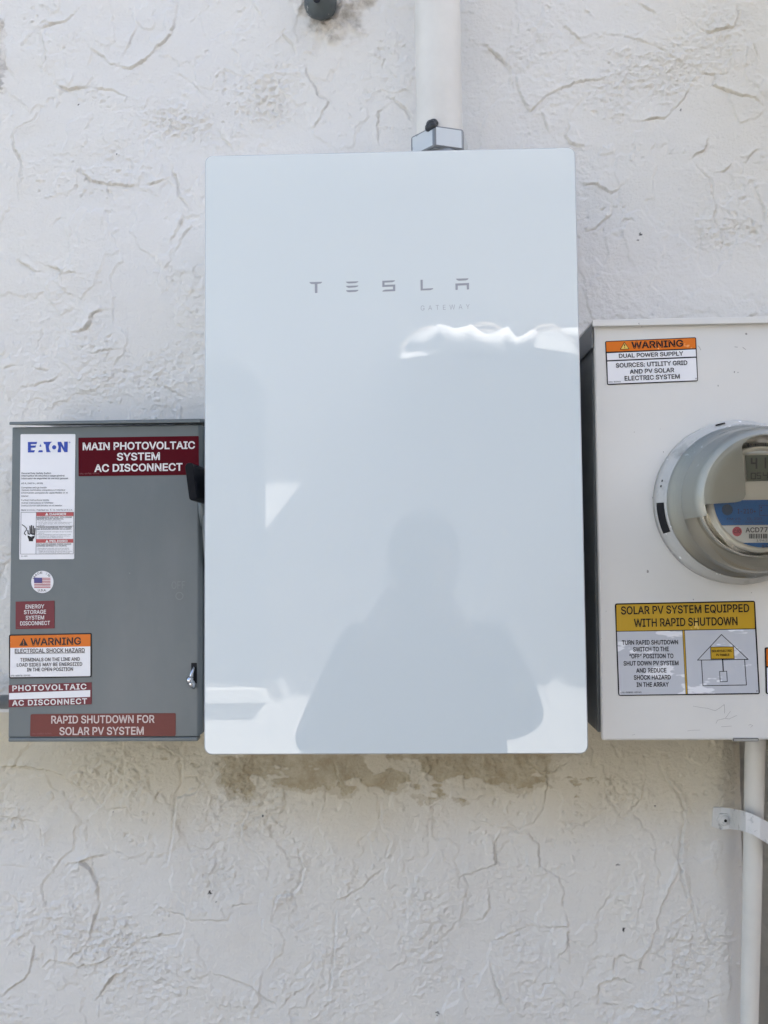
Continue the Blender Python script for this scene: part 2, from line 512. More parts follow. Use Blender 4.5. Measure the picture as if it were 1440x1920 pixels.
# pits and dabs scattered over smooth areas
n3 = fbm(WX * 85 + 9, WZ * 85, 130, 2)
clu = np.clip(fbm(WX * 12, WZ * 12, 140, 3) * 2.4 - 0.25, 0, 1)
h -= 1.8e-3 * clu * sstep(0.36, 0.48, n3)
h += 1.5e-3 * clu * sstep(0.34, 0.46, -n3)
h += 0.22e-3 * fbm(WX * 260, WZ * 260, 150, 2) + 0.38e-3 * fbm(WX * 120, WZ * 135, 153, 3) * np.clip(0.6 + 0.9 * pw, 0.4, 1.3)


def pxz(px, py):
    p = at(px, py, 0)
    return p.x, p.z


# bare concrete left under the cabinet, where no coat was sprayed
x0, z0 = pxz(405, 1476)
x1, _ = pxz(1050, 1476)
rag = 0.026 * fbm(WX * 14, WZ * 14, 160, 7, 0.62)
edge = np.minimum(np.minimum(WX - x0, x1 - WX) * 0.8, (WZ - z0)) + rag
bare = (0.5 * sstep(-0.008, -0.006, edge) + 0.5 * sstep(-0.0005, 0.0015, edge)) * sstep(1.30, 1.34, 1.62 - WZ + 1.02) * (WZ < 1.42)
flake = fbm(WX * 30, WZ * 55, 170, 4, 0.6)
bare *= 1 - 0.85 * sstep(0.16, 0.24, fbm(WX * 16 + 4, WZ * 30, 175, 4))
xa, za = pxz(1110, 1470)
zone = np.exp(-(((WX - xa) / 0.075) ** 2 + ((WZ - za) / 0.035) ** 2))
bare = np.maximum(bare, sstep(0.30, 0.36, flake * zone + 0.12 * zone))
xa, za = pxz(330, 1415)
zone = np.exp(-(((WX - xa) / 0.04) ** 2 + ((WZ - za) / 0.03) ** 2))
bare = np.maximum(bare, 0.8 * sstep(0.32, 0.38, flake * zone + 0.1 * zone))
# chipped dark spots at the left edge and by the pipe stub
xa, za = pxz(0, 90)
zone = np.exp(-(((WX - xa) / 0.012) ** 2 + ((WZ - za) / 0.05) ** 2))
grey = sstep(0.30, 0.36, zone * 0.55 + 0.35 * flake)
h -= 0.8e-3 * bare * sstep(0, 1, bare)
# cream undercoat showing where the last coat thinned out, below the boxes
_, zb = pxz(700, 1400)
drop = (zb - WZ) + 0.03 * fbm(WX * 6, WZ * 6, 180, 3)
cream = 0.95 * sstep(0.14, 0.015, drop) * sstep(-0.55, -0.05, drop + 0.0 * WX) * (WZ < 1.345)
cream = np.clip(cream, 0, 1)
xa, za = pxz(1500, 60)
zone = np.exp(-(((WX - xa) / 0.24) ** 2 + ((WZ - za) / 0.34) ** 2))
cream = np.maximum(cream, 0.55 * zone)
# mortar smeared round the pipe stub at the top
xa, za = pxz(628, 10)
dd = np.hypot((WX - xa) / 0.052, (WZ - za) / 0.046) + 0.55 * fbm(WX * 30, WZ * 30, 190, 3)
lump = sstep(1.15, 0.45, dd)
h += lump * (9e-3 + 10e-3 * fbm(WX * 40, WZ * 55, 195, 4))
mort = sstep(1.15, 0.8, dd + 0.2 * flake)
# dark specks
spk = np.zeros_like(h)
for (a, b, r_) in ((394, 1672, 7), (1277, 205, 4), (1062, 188, 2), (905, 221, 2), (1158, 1620, 5), (1168, 1742, 6), (1228, 1511, 3), (212, 1522, 4), (146, 196, 3), (220, 290, 3), (492, 1530, 4), (1200, 440, 5), (1195, 452, 4), (870, 262, 3), (405, 1690, 3), (820, 1900, 6)):
    p = pxz(a, b)
    rw = 0.55 * r_ * 0.98 / F_PX
    d = np.hypot(WX - p[0], (WZ - p[1])) / rw + 1.4 * fbm(WX * 350, WZ * 350, 200, 2)
    spk = np.maximum(spk, sstep(1.0, 0.5, d))
# the wall ends in a rounded edge at the lower right, beside the riser pipe
YW = -h
xe, _ = pxz(1418, 1650)
re = 0.05
t = WX - (xe - re)
rnd = np.where(t < 0, 0, np.where(t < re, re - np.sqrt(np.clip(re * re - t * t, 0, None)), re + (t - re) * 40))
rnd = np.minimum(rnd, 0.60 + 0.02 * fbm(WX * 20, WZ * 20, 210, 3))
rnd = rnd * (WX < xe + 0.17)
YW = YW + rnd * sstep(1.42, 1.39, WZ)
nz, nx = WX.shape
co = np.empty((nz * nx, 3), np.float32)
co[:, 0], co[:, 1], co[:, 2] = WX.ravel(), YW.ravel(), WZ.ravel()
idx = np.arange(nz * nx).reshape(nz, nx)
quads = np.stack([idx[:-1, :-1], idx[:-1, 1:], idx[1:, 1:], idx[1:, :-1]], -1).reshape(-1, 4)
me = bpy.data.meshes.new('stucco_wall')
me.vertices.add(len(co))
me.vertices.foreach_set('co', co.ravel())
me.loops.add(quads.size)
me.loops.foreach_set('vertex_index', quads.ravel().astype(np.int32))
me.polygons.add(len(quads))
me.polygons.foreach_set('loop_start', np.arange(0, quads.size, 4, dtype=np.int32))
me.polygons.foreach_set('use_smooth', np.ones(len(quads), bool))
me.update(calc_edges=True)
for nm, arr in (('bare', bare), ('cream', cream), ('speck', np.maximum(spk, 0)), ('mortar', np.maximum(mort, grey * 0.8)), ('dirt_shade', dirt_shade), ('rough', np.clip(mask + 0.5 * clu, 0, 1.2))):
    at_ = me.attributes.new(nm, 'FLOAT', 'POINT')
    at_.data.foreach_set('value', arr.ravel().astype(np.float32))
wall = bpy.data.objects.new('stucco_wall', me)
COL.objects.link(wall)
tag(wall, 'white painted stucco wall with rough trowel marks, behind the electrical boxes', 'wall')

m = bpy.data.materials.new('painted_stucco')
m.use_nodes = True
t = m.node_tree
b = t.nodes['Principled BSDF']
b.inputs['Roughness'].default_value = 0.62
b.inputs['Specular IOR Level'].default_value = 0.35
tc = t.nodes.new('ShaderNodeTexCoord')


def nn(kind, **kw):
    n = t.nodes.new(kind)
    for k, v in kw.items():
        n.inputs[k].default_value = v
    return n


def attr(n):
    a = t.nodes.new('ShaderNodeAttribute')
    a.attribute_name = n
    return a.outputs['Fac']


def mixc(fac, a, c2):
    x = t.nodes.new('ShaderNodeMix')
    x.data_type = 'RGBA'
    t.links.new(fac, x.inputs[0])
    if isinstance(a, tuple):
        x.inputs[6].default_value = (*a, 1)
    else:
        t.links.new(a, x.inputs[6])
    if isinstance(c2, tuple):
        x.inputs[7].default_value = (*c2, 1)
    else:
        t.links.new(c2, x.inputs[7])
    return x.outputs[2]


def ramp(fac, lo, hi):
    r = t.nodes.new('ShaderNodeMapRange')
    r.inputs[1].default_value = lo
    r.inputs[2].default_value = hi
    t.links.new(fac, r.inputs[0])
    return r.outputs[0]


nA = nn('ShaderNodeTexNoise', Scale=5.0, Detail=6.0)
nB = nn('ShaderNodeTexNoise', Scale=42.0, Detail=6.0, Roughness=0.65)
nD = nn('ShaderNodeTexNoise', Scale=300.0, Detail=5.0, Roughness=0.7)
for n in (nA, nB, nD):
    t.links.new(tc.outputs['Object'], n.inputs['Vector'])
c = mixc(ramp(nA.outputs[0], 0.35, 0.65), (0.70, 0.69, 0.665), (0.72, 0.705, 0.665))
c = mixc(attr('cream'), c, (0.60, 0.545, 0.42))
cb = mixc(ramp(nB.outputs[0], 0.35, 0.66), (0.36, 0.295, 0.19), (0.50, 0.445, 0.325))
c = mixc(attr('bare'), c, cb)
cm = mixc(ramp(nB.outputs[0], 0.38, 0.6), (0.36, 0.34, 0.31), (0.68, 0.65, 0.60))
c = mixc(attr('mortar'), c, cm)
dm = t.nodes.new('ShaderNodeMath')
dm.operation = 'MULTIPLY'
t.links.new(attr('dirt_shade'), dm.inputs[0])
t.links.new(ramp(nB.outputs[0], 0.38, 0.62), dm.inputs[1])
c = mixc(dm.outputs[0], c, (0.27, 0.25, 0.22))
c = mixc(attr('speck'), c, (0.04, 0.04, 0.04))
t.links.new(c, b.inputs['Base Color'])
nE = nn('ShaderNodeTexNoise', Scale=150.0, Detail=5.0, Roughness=0.6)
mpE = t.nodes.new('ShaderNodeMapping')
mpE.inputs['Scale'].default_value = (0.8, 1, 1.2)
t.links.new(tc.outputs['Object'], mpE.inputs['Vector'])
t.links.new(mpE.outputs[0], nE.inputs['Vector'])
b1 = t.nodes.new('ShaderNodeBump')
b1.inputs['Distance'].default_value = 0.0016
t.links.new(attr('rough'), b1.inputs['Strength'])
t.links.new(nE.outputs[0], b1.inputs['Height'])
bn = t.nodes.new('ShaderNodeBump')
bn.inputs['Strength'].default_value = 0.9
bn.inputs['Distance'].default_value = 0.0014
t.links.new(nD.outputs[0], bn.inputs['Height'])
t.links.new(b1.outputs[0], bn.inputs['Normal'])
t.links.new(bn.outputs[0], b.inputs['Normal'])
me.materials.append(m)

# this house's roof edge, high above the frame: keeps the sun off the wall and the photographer
mb = MB()
mb.box(-6, 6, -0.5, 3.0, 4.72, 4.80)
mb.box(-6, 6, -0.56, -0.50, 4.66, 4.86)
tag(mb.build('roof_eave', mat('white_soffit', (0.72, 0.71, 0.69), 0.6)), 'white roof eave overhanging high above the stucco wall', 'eave')

# unseen wall added to block sky light from the right
mb = MB()
mb.box(3.3, 3.45, -3.84, -0.02, 0.0, 2.75)
mb.box(3.27, 3.48, -3.84, -0.02, 2.75, 2.81)
tag(mb.build('sky_block_wall', mat('tan_render', (0.46, 0.37, 0.27), 0.85, bump=(40, 0.5, 0.005), var=(4, 0.08))), 'unseen tan wall added on the right to block the sky', 'wall')

# ------------------------------------------------------------------ ground
gm = mat('concrete_paving', (0.27, 0.255, 0.23), 0.85, bump=(30, 0.4, 0.004), var=(3, 0.15))
mb = MB()
mb.add([(-60, -60, 0), (60, -60, 0), (60, 60, 0), (-60, 60, 0)], [(0, 1, 2, 3)])
o = mb.build('ground', gm)
o['kind'] = 'structure'

# ------------------------------------------------------------------ text and flat print
TXT_CACHE = {}
try:        # the plain sans face that ships with Blender; the built-in one otherwise
    FONT = bpy.data.fonts.load(bpy.utils.system_resource('DATAFILES') + '/fonts/Inter.woff2')
except Exception:
    FONT = None



def glyphs(body, off=0.0, space=1.0):
    key = (body, off, space)
    if key in TXT_CACHE:
        return TXT_CACHE[key]
    cu = bpy.data.curves.new('t', 'FONT')
    cu.body = body
    if FONT:
        cu.font = FONT
    cu.size = 1
    cu.space_character = space
    o = bpy.data.objects.new('t', cu)
    COL.objects.link(o)
    dg = bpy.context.evaluated_depsgraph_get()
    oc = o.to_curve(dg)
    vs, es, fcs, sgn = [], [], [], []
    for sp in oc.splines:
        bp = list(sp.bezier_points)
        pts = []
        for i, p in enumerate(bp):
            q = bp[(i + 1) % len(bp)]
            a, h0, h1, e = p.co.xy, p.handle_right.xy, q.handle_left.xy, q.co.xy
            ch = e - a
            L = max(ch.length, 1e-9)
            dev = max(abs(ch.cross(h0 - a)), abs(ch.cross(h1 - a))) / L
            n = 1 if dev < 0.002 else 4
            for k in range(n):
                f = k / n
                pts.append(a * (1 - f) ** 3 + h0 * 3 * f * (1 - f) ** 2 + h1 * 3 * f * f * (1 - f) + e * f ** 3)
        pts = [p for i, p in enumerate(pts) if (p - pts[i - 1]).length > 1e-5]
        if len(pts) < 3:
            continue
        ar = sum(pts[i - 1].cross(pts[i]) for i in range(len(pts)))
        if off:      # heavier or lighter strokes: move the outline along its normals (ink lies to the right, as in TrueType)
            out = []
            for i, p in enumerate(pts):
                d0 = (p - pts[i - 1]).normalized()
                d1 = (pts[(i + 1) % len(pts)] - p).normalized()
                n0, n1 = Vector((-d0.y, d0.x)), Vector((-d1.y, d1.x))
                mm = n0 + n1
                mm = mm.normalized() if mm.length > 1e-4 else n0
                out.append(p + mm * OUTWARD * off / max(0.45, mm.dot(n0)))
            pts = out
        base = len(vs)
        vs += pts
        es += [(base + i, base + (i + 1) % len(pts)) for i in range(len(pts))]
        idx_ = list(range(base, base + len(pts)))
        sgn.append(1 if ar > 0 else -1)
        fcs.append(idx_ if ar > 0 else idx_[::-1])
    o.to_curve_clear()
    bpy.data.objects.remove(o)
    bpy.data.curves.remove(cu)
    if not vs:
        return [], []
    r_ = delaunay_2d_cdt(vs, es, fcs, 1, 1e-5)
    vs = [(v.x, v.y) for v in r_[0]]
    fs = [list(f) for f, orig in zip(r_[2], r_[5]) if sum(sgn[k] for k in orig) != 0]
    TXT_CACHE[key] = (vs, fs)
    return vs, fs


CAPH = None
OUTWARD = 1


class Print:
    """flat print on a plane y = Y, laid out with photo pixels through one zoom window"""

    def __init__(s, Y, ox=0, oy=0, sc=1.0):
        s.Y, s.ox, s.oy, s.sc = Y, ox, oy, sc

    def p(s, x, y, lift=0.0):
        q = at(s.ox + x / s.sc, s.oy + y / s.sc, s.Y)
        q.y -= lift
        return q

    def text(s, mb, body, x0, x1, yb0, yb1, cap, lift, off=0.0, m=0, space=1.0):
        global CAPH
        if CAPH is None:
            vs, _ = glyphs('H')
            CAPH = max(v[1] for v in vs)
        vs, fs = glyphs(body, off, space)
        if not vs:
            return
        a0, a1 = min(v[0] for v in vs), max(v[0] for v in vs)
        P0, P1 = s.p(x0, yb0, lift), s.p(x1, yb1, lift)
        u = (P1 - P0)
        ul = u.length
        un = u.normalized()
        # vertical direction: the sheet's own up, square to its baseline
        up = Vector((-un.z, 0, un.x))
        hc = cap / s.sc / F_PX * (s.Y - CAM.y)
        ch = CAPH + 2 * off
        mb.add([P0 + un * ((x - a0) / (a1 - a0) * ul) + up * ((y + off) / ch * hc) for x, y in vs], fs, m)

    def poly(s, mb, pts, lift, m=0, t=None):
        q = [s.p(x, y, lift) for x, y in pts]
        if t:
            mb.slab(q, t, m)
        else:
            mb.add(q, [list(range(len(q)))], m)

    def stroke(s, mb, pts, wd, lift, m=0, closed=False):
        pts = list(pts)
        if closed:
            pts = pts + [pts[0]]
        for (xa, ya), (xb, yb) in zip(pts[:-1], pts[1:]):
            d = Vector((xb - xa, yb - ya)).normalized()
            n = Vector((-d.y, d.x)) * wd / 2
            e = d * wd / 2
            s.poly(mb, [(xa - e.x + n.x, ya - e.y + n.y), (xb + e.x + n.x, yb + e.y + n.y),
                        (xb + e.x - n.x, yb + e.y - n.y), (xa - e.x - n.x, ya - e.y - n.y)], lift, m)


def rounded(pts, r, n=5):
    out = []
    k = len(pts)
    for i in range(k):
        p = Vector(pts[i])
        a = (Vector(pts[i - 1]) - p)
        b_ = (Vector(pts[(i + 1) % k]) - p)
        pa, pb = p + a.normalized() * r, p + b_.normalized() * r
        for j in range(n + 1):
            f = j / n
            q = pa * (1 - f) ** 2 + p * 2 * f * (1 - f) + pb * f * f
            out.append((q.x, q.y))
    return out


def inset(pts, d):
    """shrink a quad by d (same units)"""
    k = len(pts)
    out = []
    for i in range(k):
        p = Vector(pts[i])
        a = (Vector(pts[i - 1]) - p).normalized()
        b_ = (Vector(pts[(i + 1) % k]) - p).normalized()
        out.append(tuple(p + (a + b_) * d))
    return out


def circ(cx, cy, r, n=40, a0=0, a1=2 * math.pi):
    return [(cx + r * math.cos(a0 + (a1 - a0) * k / n), cy + r * math.sin(a0 + (a1 - a0) * k / n)) for k in range(n)]


L1, L2, L3 = 0.0006, 0.0009, 0.0012      # print layers above the metal


def sticker(name, parent, P, quad, r, m_, label, t=0.0005):
    mb = MB()
    P.poly(mb, rounded(quad, r), L1, 0, t)
    return mb.build(name, m_, parent, label)


# ------------------------------------------------------------------ the glass-fronted cabinet
gw = thing('backup_power_cabinet', 'large white glass fronted power cabinet hanging in the centre of the wall', 'electrical cabinet', (0, 0, GW_Z - 0.33))
W2, H2 = 0.2055, 0.33


def rrect(w_, h_, r, n=8, cx=0, cz=GW_Z):
    out = []
    for sx, sz, a0 in ((1, 1, 0), (-1, 1, 90), (-1, -1, 180), (1, -1, 270)):
        for k in range(n + 1):
            a = R(a0 + 90 * k / n)
            out.append((cx + sx * (w_ - r) + r * math.cos(a), cz + sz * (h_ - r) + r * math.sin(a)))
    return out


mb = MB()
mb.prism(rrect(W2 - 0.003, H2 - 0.003, 0.008), GW_Y + 0.0075, -0.004)
mb.build('body', M['cabinet'], gw, bevel=0.001)
mb = MB()
o0, o1 = rrect(W2, H2, 0.0085), rrect(W2 - 0.0012, H2 - 0.0012, 0.0075)
n = len(o0)
mb.add([(x, GW_Y, z) for x, z in o1], [list(range(n))], 0)
mb.add([(x, GW_Y, z) for x, z in o1] + [(x, GW_Y + 0.0012, z) for x, z in o0] + [(x, GW_Y + 0.006, z) for x, z in o0],
       [(i, (i + 1) % n, n + (i + 1) % n, n + i) for i in range(n)] + [(n + i, n + (i + 1) % n, 2 * n + (i + 1) % n, 2 * n + i) for i in range(n)], 1)
mb.add([(x, GW_Y + 0.006, z) for x, z in o0], [list(range(n))], 1)
glass = mb.build('glass_front', [M['glass_white'], M['glass_edge']], gw)
# wordmark
P = Print(GW_Y, 540, 480, 3.789)
for pts in (
    [(152, 186), (243, 184), (240, 190), (232, 196), (209, 199), (209, 263), (191, 264), (190, 200), (168, 200), (157, 195)],
    [(411, 183), (501, 180), (497, 187), (482, 193), (430, 196), (418, 192)],
    [(411, 213), (501, 210), (497, 217), (482, 223), (430, 227), (418, 222)],
    [(412, 244), (501, 241), (497, 249), (482, 255), (432, 258), (419, 254)],
    [(670, 177), (760, 173), (756, 181), (742, 187), (686, 190), (686, 206), (762, 203), (762, 250), (670, 254), (674, 246), (688, 240), (746, 237), (746, 218), (670, 221)],
    [(941, 170), (957, 169), (958, 233), (1032, 229), (1028, 237), (1012, 243), (942, 246)],
    [(1193, 162), (1283, 159), (1278, 168), (1264, 174), (1213, 177), (1199, 171)],
    [(1189, 196), (1286, 192), (1286, 238), (1270, 239), (1269, 208), (1206, 211), (1206, 241), (1190, 242)],
):
    if pts[0] not in ((411, 213), (412, 244), (1189, 196)):       # the bars of one letter stay together
        mb = MB()
    P.poly(mb, pts, 0.0003)
    if pts[0] not in ((411, 183), (411, 213), (1193, 162)):
        mb.build('letter', M['logo_grey'], glass)
mb = MB()
P.text(mb, 'GATEWAY', 944, 1290, 387, 376, 34, 0.0003, -0.012, space=1.75)
mb.build('lettering', M['logo_grey'], glass)

# ------------------------------------------------------------------ conduit above it
CY = -0.076
pc = at(823, 120, CY)
cb_ = at(826, 276, CY)
cx0 = 0.0535
pt = thing('vertical_conduit', 'thick white painted vertical conduit entering the top of the glass cabinet', 'conduit', (cx0, CY, 1.985))
mb = MB()
xt, xb = at(820, 0, CY).x, at(824, 240, CY).x
mb.tube([(xb, CY, 2.0), (xb, CY, 2.04), (xt + (xt - xb) * 0.1, CY, 2.28), (xt + (xt - xb) * 1.2, CY, 2.7), (xt + (xt - xb) * 5, CY, 4.6)], 0.0276, 40)
mb.build('pipe', M['paint_pipe'], pt)
mb = MB()
zt_, zb_ = at(826, 238, CY - 0.03).z, at(826, 279, CY - 0.03).z
hexp = []
rx = 0.0365
for k in range(6):
    a = R(60 * k + 17)
    hexp.append((xb + rx * math.cos(a), CY + rx * math.sin(a)))
vs = [(x, y, zb_) for x, y in hexp] + [(x, y, zt_) for x, y in hexp]
mb.add(vs, [list(range(6)), list(range(6, 12))] + [(i, (i + 1) % 6, 6 + (i + 1) % 6, 6 + i) for i in range(6)])
M['nut_edge'] = mat('worn_zinc', (0.19, 0.20, 0.205), 0.4, metal=0.4, bump=(120, 0.4, 0.001))
nutp = mb.build('hex_nut', [M['nut'], M['nut_edge']], pt, bevel=0.0026, seg=2)
nutp.modifiers['bevel'].material = 1
mb = MB()
mb.tube([(xb, CY, 1.99), (xb, CY, zb_ + 0.002)], 0.031, 40)
mb.tube([(xb, CY, 1.985), (xb, CY, 2.003)], 0.036, 40)
mb.build('hub_fitting', M['steel'], pt)
mb = MB()
sp = at(812, 232, CY - 0.032)
for k in range(7):
    q = sp + Vector((random.uniform(-.004, .004), random.uniform(0, .006), random.uniform(-.004, .002)))
    mb.tube([q + Vector((0, 0, -0.005)), q + Vector((0, 0, -0.003)), q, q + Vector((0, 0, 0.003)), q + Vector((0, 0, 0.0045))], [0.001, 0.0045, 0.006, 0.0045, 0.001], 12)
mb.build('sealant_blob', M['sealant'], pt)

# ------------------------------------------------------------------ grey disconnect switch
YE = -0.100
bl, tr = at(15, 1388, YE), at(379, 796, YE)
EX0, EX1, EZ0, EZ1 = bl.x, tr.x, bl.z, tr.z
ed = thing('disconnect_switch_box', 'grey enamelled disconnect switch box covered with red and white stickers', 'switch box', ((EX0 + EX1) / 2, 0, EZ0))
mb = MB()
mb.box(EX0 + 0.003, EX1 - 0.006, YE + 0.016, -0.003, EZ0 + 0.004, EZ1)
mb.build('back_box', M['eaton_grey'], ed, bevel=0.002)
mb = MB()
# folded door: front sheet with turned edges
bv = 0.0045
mb.add([(EX0, YE, EZ0 + 0.003), (EX1 - bv, YE, EZ0 + 0.003), (EX1, YE + bv, EZ0 + 0.006), (EX1, YE + 0.03, EZ0 + 0.006), (EX0, YE + 0.03, EZ0 + 0.003),
        (EX0, YE, EZ1), (EX1 - bv, YE, EZ1), (EX1, YE + bv, EZ1), (EX1, YE + 0.03, EZ1), (EX0, YE + 0.03, EZ1)],
       [(0, 1, 6, 5), (1, 2, 7, 6), (2, 3, 8, 7), (3, 4, 9, 8), (4, 0, 5, 9), (0, 4, 3, 2, 1), (5, 6, 7, 8, 9)])
mb.add([(EX0, YE - 0.0, EZ0 - 0.002), (EX1 - bv, YE - 0.0, EZ0 - 0.002), (EX1 - bv, YE + 0.012, EZ0 - 0.002), (EX0, YE + 0.012, EZ0 - 0.002),
        (EX0, YE, EZ0 + 0.0029), (EX1 - bv, YE, EZ0 + 0.0029), (EX1 - bv, YE + 0.012, EZ0 + 0.0029), (EX0, YE + 0.012, EZ0 + 0.0029)],
       [(0, 1, 5, 4), (1, 2, 6, 5), (2, 3, 7, 6), (3, 0, 4, 7), (0, 3, 2, 1), (4, 5, 6, 7)])
door = mb.build('door', M['eaton_grey'], ed, bevel=0.0014, seg=3)
# rain hood
tl, trr = at(17, 791, YE - 0.008), at(376, 785, YE - 0.008)
mb = MB()
mb.add([(tl.x, YE - 0.008, tl.z - 0.0035), (trr.x, YE - 0.008, trr.z - 0.0045), (trr.x + 0.005, -0.003, trr.z + 0.012), (tl.x + 0.002, -0.003, tl.z + 0.012),
        (tl.x, YE - 0.008, tl.z), (trr.x, YE - 0.008, trr.z), (trr.x + 0.005, -0.003, trr.z + 0.016), (tl.x + 0.002, -0.003, tl.z + 0.016)],
       [(0, 1, 5, 4), (1, 2, 6, 5), (2, 3, 7, 6), (3, 0, 4, 7), (0, 3, 2, 1), (4, 5, 6, 7)])
mb.build('rain_hood', M['eaton_grey'], ed, bevel=0.0008)
# embossed letters, glare on the relief put into a lighter grey
P = Print(YE, 0, 1080, 3.6)
mb = MB()
vs, fs = glyphs('OFF', 0.012)
P.text(mb, 'OFF', 1160, 1250, 86, 84, 48, 0.0005, -0.008)
mb.build('embossed_lettering', mat('lit_emboss', (0.19, 0.21, 0.215), 0.3), door)
mb = MB()
P.stroke(mb, [(1212 + 24 * math.cos(R(a)), 134 + 24 * math.sin(R(a))) for a in range(0, 360, 15)], 5, 0.0005, closed=True)
mb.build('embossed_ring', bpy.data.materials['lit_emboss'], door)
# operating handle on the right side
mb = MB()
P = Print(-0.150, 0, 0, 1)
front = [P.p(x, y) for x, y in ((346, 874), (350, 868), (357, 867), (362, 872), (369, 934), (366, 938), (357, 938), (354, 935))]
n = len(front)
back = [p + Vector((0.010, 0.036, -0.004)) for p in front]
mb.add(front + back, [list(range(n)), list(range(2 * n - 1, n - 1, -1))] + [(i, (i + 1) % n, n + (i + 1) % n, n + i) for i in range(n)])
hd = mb.build('handle', M['black'], ed, bevel=0.0022, seg=3)
mb = MB()
pts = [at(366, 930, -0.118), at(369, 960, -0.112), at(372, 985, -0.106)]
mb.tube([Vector((EX1 + 0.003, p.y + 0.004, p.z)) for p in pts], [0.0045, 0.0045, 0.004], 10)
mb.build('handle_arm', M['eaton_grey'], hd)
mb = MB()
zc_ = at(375, 995, -0.06).z
disc = [(-0.045 + 0.052 * math.cos(R(a)), zc_ + 0.060 * math.sin(R(a))) for a in range(0, 360, 10)]
n = len(disc)
mb.add([(EX1 + 0.004, y - 0.016, z) for y, z in disc] + [(EX1 + 0.0062, y - 0.016, z) for y, z in disc],
       [list(range(n)), list(range(2 * n - 1, n - 1, -1))] + [(i, (i + 1) % n, n + (i + 1) % n, n + i) for i in range(n)])
mb.build('pivot_plate', M['eaton_grey'], hd)
# latch slot
mb = MB()
P = Print(YE, 300, 1040, 5.05)
P.poly(mb, [(296, 1024), (350, 1024), (350, 1218), (296, 1218)], 0.0004, 0)
sl_ = mb.build('latch_slot', M['black_hole'], ed)
mb = MB()
q0, q1, q2 = P.p(326, 1060, 0.001), P.p(310, 1120, 0.004), P.p(306, 1180, 0.006)
mb.tube([q0, q1, q2], [0.0014, 0.002, 0.0028], 12)
mb.tube([P.p(283, 1175, 0.004), P.p(300, 1178, 0.007), P.p(326, 1180, 0.006)], [0.0035, 0.0046, 0.0035], 14)
mb.tube([P.p(300, 1190, 0.005), P.p(318, 1225, 0.005), P.p(330, 1265, 0.003)], [0.0045, 0.004, 0.001], 12)
mb.build('latch', M['chrome'], sl_)

# --- stickers on it
P = Print(YE, 0, 800, 7.39)
s1 = sticker('rating_label', ed, P, [(288, 105), (1047, 103), (1030, 1835), (270, 1842)], 18, M['sk_white'], 'tall white rating label with blue wordmark and danger panels')
for pts in (
    [(391, 214), (520, 212), (511, 242), (432, 243), (432, 263), (505, 262), (496, 292), (432, 293), (432, 327), (489, 326), (479, 358), (391, 359)],
    [(566, 240), (579, 278), (552, 279)],
    [(543, 328), (592, 327), (601, 355), (532, 356)],
    [(605, 212), (727, 210), (703, 230), (687, 257), (681, 285), (687, 318), (699, 342), (712, 354), (648, 355), (632, 245), (616, 245)],
    circ(755, 287, 29, 24),
    [(803, 357), (803, 330), (814, 300), (814, 270), (803, 240), (803, 212), (852, 211), (893, 292), (893, 209), (944, 208), (942, 354), (897, 355), (850, 272), (850, 356)],
):
    if pts[0] != (543, 328):
        mb = MB()
    P.poly(mb, pts, L2)
    if pts[0] != (566, 240):
        mb.build('letter', M['blue_logo'], s1)
mb = MB()
P.text(mb, '®', 955, 980, 236, 236, 26, L2)
mb.build('registered_mark', M['blue_logo'], s1)
mb = MB()
